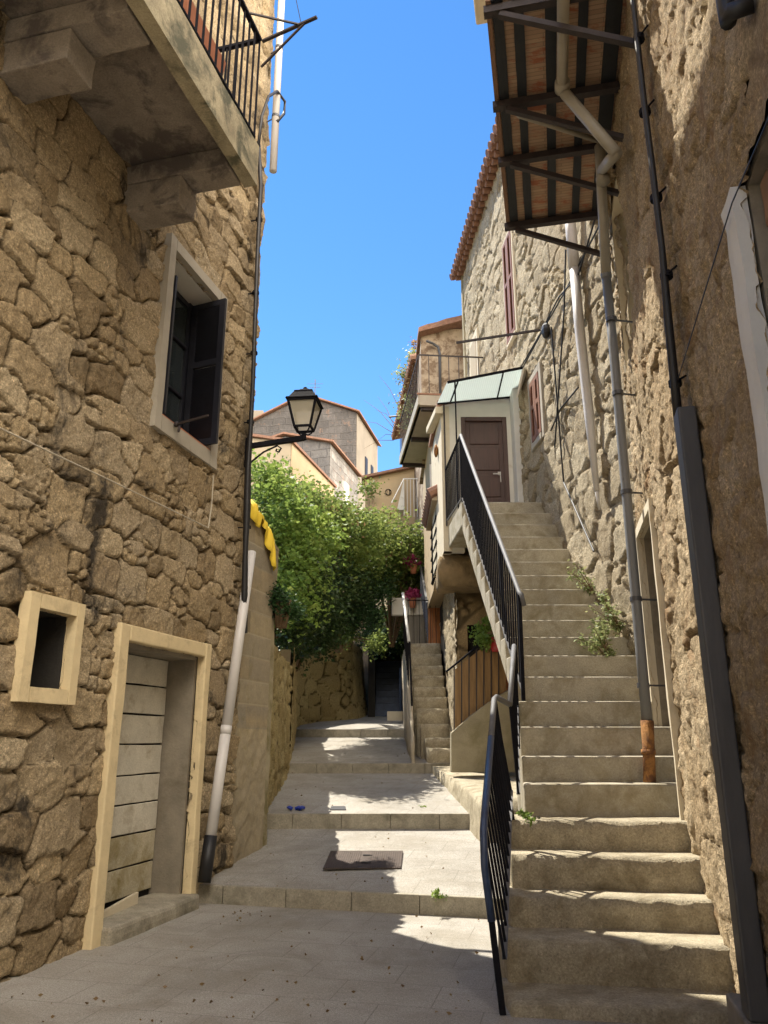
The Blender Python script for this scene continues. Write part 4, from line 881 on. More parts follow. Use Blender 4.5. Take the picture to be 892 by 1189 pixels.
def opening(fr, h, dep, mat, sgn, name, back=None):
    a0, a1, c0, c1 = h; s_ = -sgn; m = MB()
    m.fbox(fr, a0-.05, a0, .0*s_+.03*s_, dep*s_, c0-.05, c1+.05); m.fbox(fr, a1, a1+.05, .03*s_, dep*s_, c0-.05, c1+.05); m.fbox(fr, a0, a1, .03*s_, dep*s_, c1, c1+.05); m.fbox(fr, a0, a1, .03*s_, dep*s_, c0-.05, c0)
    o = m.build(name, mat, h1); m = MB(); m.fbox(fr, a0, a1, (dep-.03)*s_, dep*s_+.0, c0, c1); m.build('back', back or mat, o); return o
opening(R, dR, .42, M['jamb'], -1, 'doorway', M['doorwood'])
m = MB(); m.fbox(R, dR[0]-.07, dR[0], -.05, .04, .86, 3.5); m.fbox(R, dR[1], dR[1]+.08, -.05, .04, .86, 3.5); m.fbox(R, dR[0], dR[1], -.048, .04, 3.4, 3.5); m.build('door_surround', M['cream'], h1, rough=(.15, .008, 12))
opening(R, uR, .36, M['cream'], -1, 'upper_opening')
opening(R, wR, .40, M['jamb'], -1, 'window_opening', M['darkroom'])
m = MB(); m.fbox(R, -3.10, -2.89, -.05, .03, 2.0, 3.86); m.fbox(R, -4.3, -3.1, -.048, .03, 2.0, 2.15); m.build('window_surround', M['whitewash'], h1, rough=(.12, .012, 15))
m = MB(); m.fbox(R, -4.19, -3.11, .05, .36, 3.58, 3.835); m.build('lintel', M['eave'], h1, bevel=.02, rough=(.15, .015, 16))
m = MB(); m.fbox(R, .2, 1.72, -1.40, -.31, 10.47, 10.75); m.build('cornice', M['cream'], h1, bevel=.02)
# balcony overhead: brick infill between dark joists on steel brackets
BU = 7.41; bw = -1.14; u1_ = 1.82
bl = thing('balcony', 'overhead balcony on the right seen from below, brick infill between dark joists', 'balcony', R.P(0, 0, BU))
ub_ = -1.2
m = MB(); m.fbox(R, ub_, u1_-.05, bw+.03, .05, BU+.035, BU+.15); m.build('infill', M['infill'], bl)
for f_, wd in ((-1.055, .10), (-.885, .095), (-.615, .10), (-.345, .09), (-.09, .14)):
    m = MB(); m.fbox(R, ub_, u1_-.05, f_-wd/2, f_+wd/2, BU+.0, BU+.045); m.build('joist', M['joist'], bl, rough=(.06, .006, int(-f_*90)))
m = MB(); m.fbox(R, ub_, u1_, bw-.01, bw+.03, BU-.0, BU+.2); m.fbox(R, u1_-.05, u1_, bw+.03, .02, BU+.0, BU+.2); m.build('edge', M['eave'], bl)
for u in (1.76, .66, -.1, -1.13):
    m = MB(); m.fbox(R, u-.035, u+.035, bw-.03, .05, BU-.075, BU-.002); m.build('cross_beam', M['steel'], bl)
    m = MB(); m.bar(R.P(u+.0, bw+.1, BU-.09), R.P(u+.06, .02, 6.83), .05, .05); m.build('strut', M['steel'], bl)
zr_ = BU+1.2
m = MB(); m.bar(R.P(ub_, bw+.02, zr_), R.P(u1_, bw+.02, zr_), .04); m.bar(R.P(u1_, bw+.02, zr_), R.P(u1_, .0, zr_), .04); m.build('railing', M['iron'], bl)
for k in range(27):
    m = MB(); u = u1_-.115*k; m.bar(R.P(u, bw+.02, BU+.2), R.P(u, bw+.02, zr_), .014); m.build('baluster', M['iron'], bl)
t = thing('soil_pipe', 'yellowed soil pipe slung under the overhead balcony and bending to the wall', 'pipe', R.PX(718, 178, -.1))
q = [onz(7.22, x, y) for x, y in ((650, -60), (653, 0), (658, 104))]; ww = np.mean([(p-R.o)@R.n for p in q]); q = [R.P((p-R.o)@R.d, ww, 7.22) for p in q]
e = R.PX(716, 178, -.14)
m = MB(); m.tube([q[0], q[1], q[2], q[2]*.93+e*.07+np.array([0, 0, -.0]), q[2]*.55+e*.45, e], .05, 14)
f_ = R.PX(698, 186, -.16); g_ = R.PX(691, 268, -.14); g_ = np.array([f_[0], f_[1], g_[2]]); m.tube([e, e*.5+f_*.5+np.array([0, 0, -.05]), f_+np.array([0, 0, -.12]), g_], .052, 14)
m.tube([q[2]-R.d*.1, q[2]-R.d*.0], .068, 14); m.tube([f_+np.array([0, 0, -.2]), f_+np.array([0, 0, -.26])], .068, 14)
m.tube([g_, g_*.5+pz[0]*.5+np.array([0, 0, .05]), pz[0]], .05, 12); m.build('pipe', M['pvcold'], t, smooth=True)
m = MB(); m.tube([onz(7.3, 599, 129), onz(7.26, 603, 134), R.PX(700, 165, -.1)], .026, 10); m.build('waste_pipe', M['pvcold'], t, smooth=True)
# conduit, cables
t = thing('conduit_cover', 'tall galvanised steel cable cover fixed to the near right wall', 'conduit', R.P(-1.05, -.05, .2))
m = MB(); q = lambda u, w, z: R.P(u, w, z)
uc0 = R.hit(818, 800, -.115)[0]; m.fbox(R, uc0-.17, uc0, -.115, -.01, .2, R.hit(779, 492, -.115)[1]); m.build('cover', M['galv'], t, bevel=.012, seg=3)
t = thing('cable', 'black cable bundle climbing the near right wall above the steel cover', 'cable', R.P(-1.05, -.06, 3.6))
cp_ = [(789, 500), (783, 440), (776, 370), (769, 290), (757, 190), (747, 110), (735, 0), (729, -60)]
for k in range(3):
    m = MB(); m.tube([R.PX(x+(k-1)*(1.5 if i in (3, 4) else .8), y, -.07-.015*(k == 1)) for i, (x, y) in enumerate(cp_)], [.03, .03, .028, .022, .022, .022, .02, .02] if k == 1 else .014, 8); m.build('cable_strand', M['cable'], t, smooth=True)
for x, y in ((784, 445), (774, 320), (762, 230), (749, 130), (742, 45)):
    c_ = R.PX(x, y, -.07); m = MB(); m.tube([c_+np.array([0, 0, -.02]), c_+np.array([0, 0, .02])], .04, 10); m.bar(c_-R.d*.02, c_-R.d*.10+R.n*.05, .01); m.build('clip', M['iron'], t)
m = MB(); m.tube([R.PX(900, 120, -.06), R.PX(850, 236, -.06), R.PX(815, 350, -.06), R.PX(786, 445, -.07)], .0035, 5); tag(m.build('wire', M['cable']), 'thin dark wire slanting across the shaded near right wall to the cable bundle', 'wire')
m = MB(); a = R.PX(846, 24, -.09); m.tube([a+np.array([0, 0, .6]), a+np.array([0, 0, .05]), a, a-R.d*.04, a+R.n*.08-R.d*.06], .035, 10); tag(m.build('pipe_stub', M['cable'], smooth=True), 'short black pipe elbow high on the shaded near right wall', 'pipe')
bk = onz(.2, 842, 1152); ub = float((bk-R.o)@R.d); wb_ = float((bk-R.o)@R.n)
m = MB(); m.fbox(R, ub-.7, ub, wb_, .05, -.02, .2); tag(m.build('concrete_block', M['jamb'], bevel=.012), 'dark concrete block on the ground below the steel cable cover', 'block')
# ================================================================== HOUSES BEYOND
t = thing('house', 'low annex with small red tile roof and lattice behind the porch', 'house', (1.5, 14, 3.2))
m = MB(); m.box(.98, 2.2, 13.2, 15.1, 4.36, 5.7); m.build('wall', M['yellow'], t)
m = MB()
for k in range(11):
    y = 13.1+.2*k; m.tube([(.80, y, 5.72), (1.9, y, 6.25)], .1, 8)
m.build('roof_tiles', M['terra'], t); m = MB(); m.box(.86, 2.0, 13.1, 15.2, 5.60, 5.70); m.build('eave', M['beige'], t)
m = MB()
for k in range(9): m.bar((.955, 13.4+.18*k, 4.4), (.955, 13.4+.18*k, 5.55), .03)
for k in range(5): m.bar((.94, 13.3, 4.45+.23*k), (.94, 14.95, 4.45+.23*k), .03)
m.build('lattice', M['iron'], t)
t = thing('house', 'sunlit yellow house wall under the far balcony with narrow red eave and downpipe', 'house', (2, 17, 4))
xF = .99
m = MB(); m.box(xF, 4, 15.2, 18.4, 4.36, 7.88); m.build('lower_wall', M['yellow'], t)
fz = float(ony(17.2, 500, 382)[2]); m = MB(); xl_ = float(ony(17.2, 489, 420)[0]); m.box(xl_, 4.5, 17.2, 19, 7.88, fz); m.build('upper_wall', M['peel'], t)
m = MB(); a, b = ony(16.9, 485, 386), ony(16.9, 522, 376); m.hexa([a, b+np.array([3, 0, .9]), b+np.array([3, 2.3, .9]), a+np.array([0, 2.3, 0]), a+np.array([0, 0, .18]), b+np.array([3, 0, 1.1]), b+np.array([3, 2.3, 1.1]), a+np.array([0, 2.3, .18])]); m.build('roof', M['terra'], t, rough=(.3, .03, 3))
m = MB(); a = ony(17.1, 498, 400); m.tube([ony(16.95, 496, 396), ony(17.1, 503, 399), ony(17.1, 509, 403), ony(17.1, 511, 411), ony(17.1, 511.5, 470)], .032, 10); m.build('downpipe', M['galv'], t, smooth=True)
m = MB(); a = ony(15.19, 502, 555); m.box(a[0]-.05, a[0]+.1, 15.17, 15.19, a[2]-.3, a[2]+.3); m.build('shutter', M['whitewash'], t)
t = thing('house', 'crumbling brown house with overhanging eave and wild plants at the right skyline', 'house', (1.5, 21, 4))
eN, eF = onz(11.28, 479, 422), onz(11.28, 457, 513)
m = MB(); m.hexa([eN+[.35, 0, -9], (5, 19, 2), (5, 25, 2), eF+[.28, -.2, -9], eN+[.35, 0, 0], (5, 19, 11.28), (5, 25, 11.28), eF+[.28, -.2, 0]]); m.build('wall', M['peel'], t)
m = MB(); m.hexa([eN, (5, 18.7, 12.3), (5, 25.3, 12.3), eF, eN+[0, 0, .14], (5, 18.7, 12.6), (5, 25.3, 12.6), eF+[0, 0, .14]]); m.build('roof', M['eave'], t, rough=(.35, .05, 4))
m = MB()
for k in range(26):
    p = eN+(eF-eN)*k/25; m.tube([p+[-.06, 0, .16], p+[1.2, 0, .45]], .1, 7)
m.build('roof_tiles', M['terra'], t)
m = MB(); a = ony(19.5, 485, 421); b = ony(19.5, 494, 398); m.box(a[0], b[0]+.2, 19.4, 20.2, 10.8, b[2]); m.build('chimney', M['yellow'], t)
m = MB(); a = ony(22.5, 452, 484); m.tube([ony(22, 475, 482), a], .03, 6); m.build('spout', M['steel'], t)
P_, tn_ = bush_pts([(*ony(20.2, 483, 450), .35, .5, 1.0), (*ony(21.3, 477, 470), .3, .5, .7), (*ony(20, 486, 425), .25, .4, .5)], 1700, .12, 21)
wp_ = thing('wall_plants', 'wild green and dry plants growing on the crumbling house under the skyline eave', 'plant', ony(20.2, 483, 460)); leaf_mesh('leaves', P_, .12, tn_, LM['weed'], wp_, 2, .4); 
P_, tn_ = bush_pts([(*ony(20.2, 486, 440), .35, .5, 1.0), (*ony(21.3, 480, 490), .3, .5, .6)], 1100, .14, 25); leaf_mesh('dry_leaves', P_, .12, tn_, LM['dry'], wp_, 6, .35)
tw = thing('bare_twigs', 'fine bare twigs sprouting against the sky from the crumbling eave', 'twigs', eF); r = random.Random(5)
for k in range(7):
    b = eN+(eF-eN)*r.uniform(.55, 1); e = b+np.array([-r.uniform(.5, 1.3), r.uniform(-.3, .3), r.uniform(-.4, 1.3)]); m = MB(); m.tube([b, (b+e)/2+np.array([0, 0, .15]), e], [.012, .008, .003], 5); m.build('twig', M['twig'], tw)
t = thing('house', 'small yellow house with sloping roofline and round number plaque behind the greenery', 'house', (.3, 21.4, 3))
YH = 21.3; a, b, c_, d_ = ony(YH, 424, 640), ony(YH, 490, 640), ony(YH, 490, 541), ony(YH, 424, 557)
m = MB(); m.prism([a, b, c_, d_], (0, .45, 0)); m.build('wall', M['yellow'], t)
m = MB(); m.bar(d_+[-.1, .2, .03], c_+[.1, .2, .03], .75, .07); m.build('roof', M['terra'], t)
pq = ony(YH-.02, 451, 571.5); m = MB()
for k in range(24):
    th0, th1 = 2*math.pi*k/24, 2*math.pi*(k+1)/24; rr = .085
    m.bar(pq+np.array([math.cos(th0)*rr, -.012, math.sin(th0)*rr]), pq+np.array([math.cos(th1)*rr, -.012, math.sin(th1)*rr]), .018)
pk = m.build('plaque_ring', M['iron'], t); m = MB(); m.tube([pq+[0, -.01, 0], pq+[0, .02, 0]], .08, 20); m.build('plaque', M['yellow'], pk)
cu = bpy.data.curves.new('number', 'FONT'); cu.body = '13'; cu.size = .15; cu.extrude = .006; cu.align_x = 'CENTER'; cu.align_y = 'CENTER'
tmp = bpy.data.objects.new('number', cu); COL.objects.link(tmp); dg = bpy.context.evaluated_depsgraph_get(); me = bpy.data.meshes.new_from_object(tmp.evaluated_get(dg)); COL.objects.unlink(tmp); bpy.data.objects.remove(tmp)
me.materials.clear(); me.materials.append(M['iron']); o = bpy.data.objects.new('number', me); _link(o, pk); o.location = tuple(pq+np.array([0, -.02, 0])-ORG[t]); o.rotation_euler = (R_(90), 0, 0)
m = MB(); YR = 20.6; a, b = ony(YR, 469, 556), ony(YR, 488, 556); z0_ = float(ony(YR, 470, 600)[2]); m.bar(a, b, .03); m.bar(a, a+[-.35, -.3, -.8], .02)
wr_ = thing('white_railing', 'white painted terrace railing in front of the small yellow house', 'railing', a)
m.build('top_rail', M['whitewash'], wr_)
for k in range(6):
    p = a+(b-a)*k/5; m = MB(); m.bar(p, (p[0], p[1], z0_), .018); m.build('baluster', M['whitewash'], wr_)
m = MB(); m.prism([ony(YR+.3, 461, 592), ony(YR+.3, 469, 592), ony(YR+.3, 469, 556)], (0, .12, 0)); m.build('cheek', M['white'], wr_)
def far_house(label, z, pc, pf, depth, left, wall, side, gable=None, roofm='terra', ext=.25, tilt=0):
    c = onz(z, *pc); f = onz(z, *pf); d = (f-c); ln = np.linalg.norm(d); d /= ln; nrm = np.array([-d[1], d[0], 0])   # to the left of the side face
    t = thing('house', label, 'house', (c[0], c[1], 2))
    g = gable or 0
    P = lambda l, s_, zz: c+nrm*l+d*s_+np.array([0, 0, zz-z])
    pts = [P(0, 0, 1.0), P(left, 0, 1.0), P(left, 0, z), P(left*.5, 0, z+g), P(0, 0, z)]
    m = MB(); m.prism(pts, d*ln); m.build('wall', wall, t)
    m = MB(); m.prism([P(-.012, .02, 1.), P(-.012, ln-.01, 1.), P(-.012, ln-.01, z-.05), P(-.012, .02, z-.05)], -nrm*.03); m.build('side_wall', side, t)
    for sgn in (0, 1):
        e0 = P(-ext, -ext, z-.06) if sgn == 0 else P(left+ext, -ext, z-.06)
        r0 = P(left*.5, -ext, z+g+.05)
        m = MB(); m.hexa([e0, r0, r0+d*(ln+2*ext), e0+d*(ln+2*ext), e0+np.array([0, 0, .09]), r0+np.array([0, 0, .09]), r0+d*(ln+2*ext)+np.array([0, 0, .09]), e0+d*(ln+2*ext)+np.array([0, 0, .09])]); m.build('roof', M[roofm], t)
    return t, P, ln
def masonry(name, az, c1, c2, jc, bw=.62, rh=.34):
    t = NT(name); mp = t.n('ShaderNodeMapping'); mp.vector_type = 'POINT'; mp.inputs['Rotation'].default_value = (0, 0, az); t.l(t.co, mp.inputs[0])
    sp = t.n('ShaderNodeSeparateXYZ'); t.l(mp.outputs[0], sp.inputs[0]); cb = t.n('ShaderNodeCombineXYZ'); t.l(sp.outputs[0], cb.inputs[0]); t.l(sp.outputs[2], cb.inputs[1])
    wv = t.n('ShaderNodeTexNoise'); wv.inputs['Scale'].default_value = 1.3; t.l(cb.outputs[0], wv.inputs['Vector'])
    mx = t.n('ShaderNodeMix'); mx.data_type = 'VECTOR'; mx.inputs[0].default_value = .22; t.l(cb.outputs[0], mx.inputs[4]); t.l(wv.outputs['Color'], mx.inputs[5])
    br = t.n('ShaderNodeTexBrick'); t.l(mx.outputs[1], br.inputs['Vector'])
    br.inputs['Scale'].default_value = 1; br.inputs['Brick Width'].default_value = bw; br.inputs['Row Height'].default_value = rh; br.inputs['Mortar Size'].default_value = .03; br.inputs['Mortar Smooth'].default_value = .7
    for n_, cc in (('Color1', c1), ('Color2', c2), ('Mortar', jc)): br.inputs[n_].default_value = (*cc, 1)
    c = t.mix(t.ramp(t.noise(.9, 7, .75), [(.4, 0), (.62, .9)]), br.outputs[0], sc(c1, .72)); c = t.mix(t.ramp(t.noise(1.6, 6, .7), [(.58, 0), (.66, .7)]), c, (.30, .19, .13)); c = t.mix(t.ramp(t.noise(6, 6, .8), [(.4, .5), (.6, 0)]), c, sc(c1, .6))
    t.base(c); t.rough(.95); t.bump(t.math('ADD', t.noise(9, 6, .7), br.outputs['Fac']), .6, .06); return t.m
M['far3'] = plain('far_sunlit_stone', (.25, .215, .17), .95, .15, 1, .3, 12)  # lighter copy of the stone, sunlight put into the side's colour
t, P, ln = far_house('tall grey stone house with dark shutters on the far skyline', 20.5, (414, 479), (438, 517), 8, 6.6, masonry('far_grey_masonry_shaded', 0.21, (.115, .105, .098), (.165, .15, .14), (.14, .128, .115)), M['far3'], 1.4)  # front masonry coloured darker to carry its shade
for k in range(2):
    m = MB(); u = ln*(.36+.28*k); m.hexa([P(-.03, u, 16.0), P(-.03, u+.55, 16.0), P(-.10, u+.55, 16.0), P(-.10, u, 16.0), P(-.03, u, 18.4), P(-.03, u+.55, 18.4), P(-.10, u+.55, 18.4), P(-.10, u, 18.4)]); m.build('shutter', M['shutdark'], t)
m = MB(); a = P(6.7, 1.0, 20.2); m.box(a[0]-.6, a[0]+.3, a[1]-.3, a[1]+.6, 18, 21.6); m.build('chimney', M['far3'], t)
m = MB(); a = P(3.0, 1.0, 21.6); m.tube([a, a+[0, 0, 1.9]], .03, 5); m.tube([a+[-.5, 0, 1.6], a+[.5, 0, 1.6]], .015, 4); m.tube([a+[-.35, 0, 1.35], a+[.35, 0, 1.35]], .015, 4); m.build('aerial', M['galv'], t)
t, P, ln = far_house('lower grey block house with tiled verge and white shutter, in front of the tall one', 15.2, (383, 514), (415, 552), 6, 4.6, masonry('far_grey_block_shaded', .2, (.15, .142, .138), (.25, .235, .22), (.15, .14, .13)), masonry('far_grey_block_lit_side', R_(78)+1.57*0, (.22, .205, .19), (.42, .40, .37), (.24, .22, .2)), .55)  # shade and sun put into the block colours: front darker, side lighter
m = MB(); u = ln*.48; m.hexa([P(-.03, u, 12.9), P(-.03, u+.7, 12.9), P(-.10, u+.7, 12.9), P(-.10, u, 12.9), P(-.03, u, 14.0), P(-.03, u+.7, 14.0), P(-.10, u+.7, 14.0), P(-.10, u, 14.0)]); m.build('shutter', M['plaque'], t)
m = MB(); u = ln*.80; m.hexa([P(-.03, u, 12.2), P(-.03, u+.6, 12.2), P(-.10, u+.6, 12.2), P(-.10, u, 12.2), P(-.03, u, 13.3), P(-.03, u+.6, 13.3), P(-.10, u+.6, 13.3), P(-.10, u, 13.3)]); m.build('shutter', M['plaque'], t)
t, P, ln = far_house('yellow house with one dark window, half hidden by vines beyond the lamp', 11.0, (338, 513), (387, 564), 5, 3.6, M['beige'], M['yellow'], .35, ext=.12)
m = MB(); u = ln*.26; m.hexa([P(-.03, u, 8.9), P(-.03, u+.55, 8.9), P(-.06, u+.55, 8.9), P(-.06, u, 8.9), P(-.03, u, 9.9), P(-.03, u+.55, 9.9), P(-.06, u+.55, 9.9), P(-.06, u, 9.9)]); m.build('window', M['shutdark'], t)
t = thing('house', 'cream house with shutters added behind the viewpoint, out of view, to bounce sunlight onto shaded walls', 'house', (0, -8, 0))  # added unseen house, bounces sunlight back into the shaded lane
m = MB(); m.box(-14, 14, -15, -8, -.1, 10); m.build('wall', M['cream'], t); m = MB(); m.box(-14.3, 14.3, -15.3, -7.6, 10, 10.25); m.build('roof', M['terra'], t)
for xx in (-9, -5, -1, 3, 7, 11):
    for zz in (1.0, 4.2, 7.4): m = MB(); m.box(xx-.5, xx+.5, -8.05, -7.97, zz, zz+1.6); m.build('shutter', M['shutred'], t)
# ================================================================== GREENERY
B = lambda px, py, y, rx, ry, rz: (*ony(y, px, py), rx, ry, rz)
bush('vine', 'large sunlit vine sprawling over the retaining wall at the end of the lane', 'vine', [B(400, 625, 18.4, 1.08, 1.2, .65), B(440, 628, 19.7, .95, 1.0, .6), B(375, 612, 17.4, .8, 1.0, .6), B(470, 640, 19.9, .65, .9, .56), B(432, 650, 19.5, 1.0, .9, .5), B(395, 650, 18.2, .92, .9, .52), B(355, 590, 16.6, .5, .7, .45)], 24000, .095, LM['vine'], 31, .19, base=(-1.1, 18.6, 3.6), dry=1500, flat=.7)
bush('fig_bush', 'bright green leafy bush behind the block wall and yellow cloth', 'bush', [B(326, 605, 14.5, .55, .9, .65), B(345, 650, 14.6, .5, .8, .7), B(314, 565, 14.8, .42, .6, .45), B(360, 620, 15.2, .5, .7, .45), B(338, 695, 14.0, .36, .7, .5)], 15000, .095, LM['fig'], 32, .17, base=(-2.2, 14.6, 2.9), flat=.7)
bush('ivy', 'dark ivy curtain hanging down over the rubble garden wall', 'ivy', [B(350, 690, 15.0, .5, 1.0, .6), B(346, 735, 14.8, .36, 1.0, .5), B(366, 715, 16.4, .55, .9, .75), B(388, 680, 17.8, .8, .8, .75), B(366, 738, 16.8, .36, .8, .42)], 17000, .08, LM['dark'], 33, .14, base=(-1.9, 16.5, 3.0), droop=.5)
bush('conifer_shrub', 'dense dark green feathery shrub on top of the curved retaining wall', 'shrub', [B(412, 690, 18.7, .66, .6, .66), B(413, 718, 18.7, .5, .5, .42), B(432, 678, 19.0, .5, .5, .5), B(395, 722, 18.4, .4, .5, .5)], 14000, .075, LM['conifer'], 34, .13, base=(-.9, 20.6, 4.0), aspect=.35, droop=.35)
bush('hanging_shrub', 'small dark green tuft growing out of the end of the block wall', 'shrub', [B(327, 700, 9.8, .17, .2, .17), B(318, 697, 9.75, .10, .15, .12), B(338, 706, 9.9, .12, .15, .12)], 2600, .05, LM['conifer'], 35, .05, base=ony(9.85, 326, 720), aspect=.4)
bush('ivy', 'dark creeper roofing the covered passage with a few lit sprays', 'ivy', [(.1, 22.6, 4.6, .75, .8, .55), (.0, 21.9, 4.2, .55, .4, .35), (.55, 21.2, 4.6, .45, .5, .4)], 6000, .09, LM['dark'], 36, .15, base=(.1, 23.2, 4.4), droop=.4)
bush('vine', 'leafy vine spray arching in front of the small yellow house', 'vine', [B(474, 668, 20.4, .5, .5, .5), B(492, 634, 20.2, .3, .4, .3), B(455, 665, 20.2, .6, .6, .6), B(429, 568, 20.8, .2, .3, .09), B(458, 640, 20.6, .5, .4, .3)], 6500, .10, LM['vine'], 37, .14, base=(.2, 20.9, 4.0))
bush('fig_bush', 'pale green pendant sprays beneath the dark shrub beside the curved wall', 'bush', [B(395, 738, 18.6, .3, .4, .26), B(440, 748, 20.5, .25, .4, .2)], 1500, .08, LM['vine'], 38, .1, base=(-1.4, 19.2, 3.8), droop=.4)
# weeds on the stairs
for k, (px, py, y, h, lab, nn) in enumerate(((712, 770, 7.95, .42, 'tall pale weed with feathery leaves growing where the stairs meet the wall', 560), (722, 735, 8.2, .35, 'smaller feathery weed just above it along the stair wall', 300), (690, 690, 8.9, .32, 'yellow flowering weed higher up the stair wall', 170))):
    b = ony(y, px, py); t = thing('weed', lab, 'weed', b, 'weeds along the stair wall'); r = np.random.RandomState(80+k); m = MB(); pts_ = []
    for s_ in range(11):
        e = b+np.array([-abs(r.normal())*.16-.03, r.normal()*.14, h*(.4+.8*r.rand())]); mid = (b+e)/2+np.array([-.03, 0, .06]); m.tube([b, mid, e], [.006, .004, .002], 5)
        for q_ in np.linspace(.25, 1, nn//11): pts_.append((b*(1-q_)+mid*q_ if q_ < .5 else mid*(1-(q_-.5)*2)+e*(q_-.5)*2)+r.normal(size=3)*.028)
    m.build('stem', LM['weed'] if False else M['twig'], t); leaf_mesh('leaves', np.array(pts_), .05, r.rand(len(pts_)), LM['weed'], t, 90+k, .4)
for k, (px, py, z, lab) in enumerate(((613, 953, .93, 'tiny green tuft in the corner of the top granite step'), (510, 1041, .16, 'tiny green tuft on the first kerb of the lane'), (492, 941, .60, 'tiny green tuft on the second kerb of the lane'), (255, 990, .2, 'tiny green tuft at the mossy foot of the block wall'), (783, 940, .93, 'tiny green tuft at the foot of the right doorway'))):
    b = onz(z, px, py); P_, tn_ = bush_pts([(b[0], b[1], z+.03, .05, .04, .03)], 70, .02, 95+k); o = leaf_mesh('weed_tuft', P_, .04, tn_, LM['fig'], None, k, .4); tag(o, lab, 'weed', 'tiny weeds in the joints')
# ================================================================== SMALL THINGS ON THE GROUND
def tread(px, py, i=1):
    r = ray(px, py)
    if i == 1: y0_, z0_, k = 7.75, r1top, (.425-r1top)/(10.45-7.75)
    else: y0_, z0_, k = RY[i-1], RZ[i-1][1], .1
    t = (z0_-k*y0_-EYE)/(r[2]-k*r[1]); return O+r*t
mh = [tread(*p) for p in ((375, 1010), (466, 1009), (468, 989), (384, 989))]
up = np.array([0, -.1, 1.0]); t = thing('manhole_cover', 'rusty ribbed rectangular cast iron cover let into the lane', 'manhole cover', mh[0])
m = MB(); m.prism([p+up*.004 for p in mh], up*.008); m.build('plate', M['castiron'], t)
m = MB()
for k in range(34):
    if 15 <= k <= 18: continue
    s_ = (k+.5)/34; a = mh[0]*(1-s_)+mh[1]*s_; b = mh[3]*(1-s_)+mh[2]*s_; m.bar(a*.97+b*.03+up*.014, a*.03+b*.97+up*.014, .012, .006)
m.build('ribs', M['castiron'], t)
for q_ in (.3, .72):
    a = (mh[0]*(1-.53)+mh[1]*.53)*(1-q_)+(mh[3]*(1-.53)+mh[2]*.53)*q_; m = MB(); m.box(a[0]-.05, a[0]+.05, a[1]-.04, a[1]+.04, a[2]+.013, a[2]+.016); m.build('lifting_hole', M['black'], t)
dc = [tread(*p, 2) for p in ((383, 941), (402, 941), (401, 937), (385, 937))]; m = MB(); m.prism([p+up*.004 for p in dc], up*.008); tag(m.build('drain_cover', M['galv']), 'small pale drain cover near the second kerb of the lane', 'drain cover')
g = tread(343, 941, 2); P_, tn_ = bush_pts([(g[0], g[1], g[2]+.025, .075, .05, .02), (g[0]+.06, g[1], g[2]+.02, .05, .04, .015)], 10, .01, 3)
m = MB()
for k, (dx, dy, l, a) in enumerate(((0, 0, .10, 0), (.05, .02, .08, .5), (.05, -.02, .085, -.4), (-.05, .02, .07, 2.7), (-.04, -.02, .06, 3.6), (.03, .04, .06, 1.3))):
    p = g+np.array([dx, dy, .02]); e = p+np.array([math.cos(a)*l, math.sin(a)*l*.6, .012]); m.tube([p, (p+e)/2+[0, 0, .012], e], [.026, .02, .012], 7)
tag(m.build('glove', M['glove'], smooth=True), 'crumpled bright blue rubber glove lying on the lane', 'glove')
g = onz(.0, 229, 1046); m = MB(); m.tube([g+[-.05, .02, .02], g+[0, 0, .03], g+[.06, -.03, .015]], [.01, .03, .012], 8); tag(m.build('litter', M['plaque'], smooth=True), 'white scrap of litter against the first kerb by the door', 'litter')
# dead leaves: uncountable scatter
r = np.random.RandomState(12); Pl = []
for k in range(190):
    c = r.rand()
    if c < .45: px, py = r.uniform(0, 560), r.uniform(1062, 1189); p = onz(.012, px, py)
    elif c < .55: px, py = 290+r.normal()*18, 1057+abs(r.normal())*4; p = onz(.014, px, py)
    elif c < .75: px, py = r.uniform(240, 560), r.uniform(965, 1030); p = tread(px, py, 1)+[0, 0, .012]
    elif c < .9: px, py = 330+abs(r.normal())*60, r.uniform(897, 940); p = tread(px, py, 2)+[0, 0, .012]
    else: px, py = r.uniform(345, 470), r.uniform(858, 884); p = tread(px, py, 3)+[0, 0, .012]
    if p[0] < L.o[0]+(p[1]-L.o[1])*.262+.05 and p[1] < 9.8: continue
    Pl.append(p)
Pl = np.array(Pl); o = leaf_mesh('dead_leaves', Pl, .026, r.rand(len(Pl)), LM['dry'], None, 4, .6, 0, .9); tag(o, 'dry brown leaf litter scattered over the paving', 'leaves', kind='stuff')
# yellow cloth over the block wall
V = []; F = []; n1, n2 = 60, 22
def ztop(u): return 4.30-(u-UE+.05)*.345
for i in range(n1):
    a = i/(n1-1); u = UE+.10+a*.78
    for k in range(n2):
        b = k/(n2-1); w0_ = -.30+b*.34                      # across the top of the wall, then down its face
        hang = max(0., b-.72)/.28*(.12+.34*sstep(.35, .9, np.array(a))+.12*(a < .25))
        wig = .02*math.sin(a*31+b*5)+.015*math.sin(a*13-b*9)+.01*math.sin(a*57)
        zc = ztop(u)+.03+abs(wig)*(1.6 if b < .75 else .5)+.03*(1-b)
        V.append(L.P(u+.02*math.sin(b*12+a*7), min(w0_, -.01)+.02*(b > .72)+(wig*1.1+.012 if b > .72 else 0), zc-float(hang)))
for i in range(n1-1):
    for k in range(n2-1): F.append((i*n2+k, i*n2+k+1, (i+1)*n2+k+1, (i+1)*n2+k))
m = MB(); m.add(V, F); o = m.build('cloth', M['cloth'], smooth=True); sdm = o.modifiers.new('thick', 'SOLIDIFY'); sdm.thickness = .006
tag(o, 'crumpled yellow cloth draped over the top of the block garden wall', 'cloth')
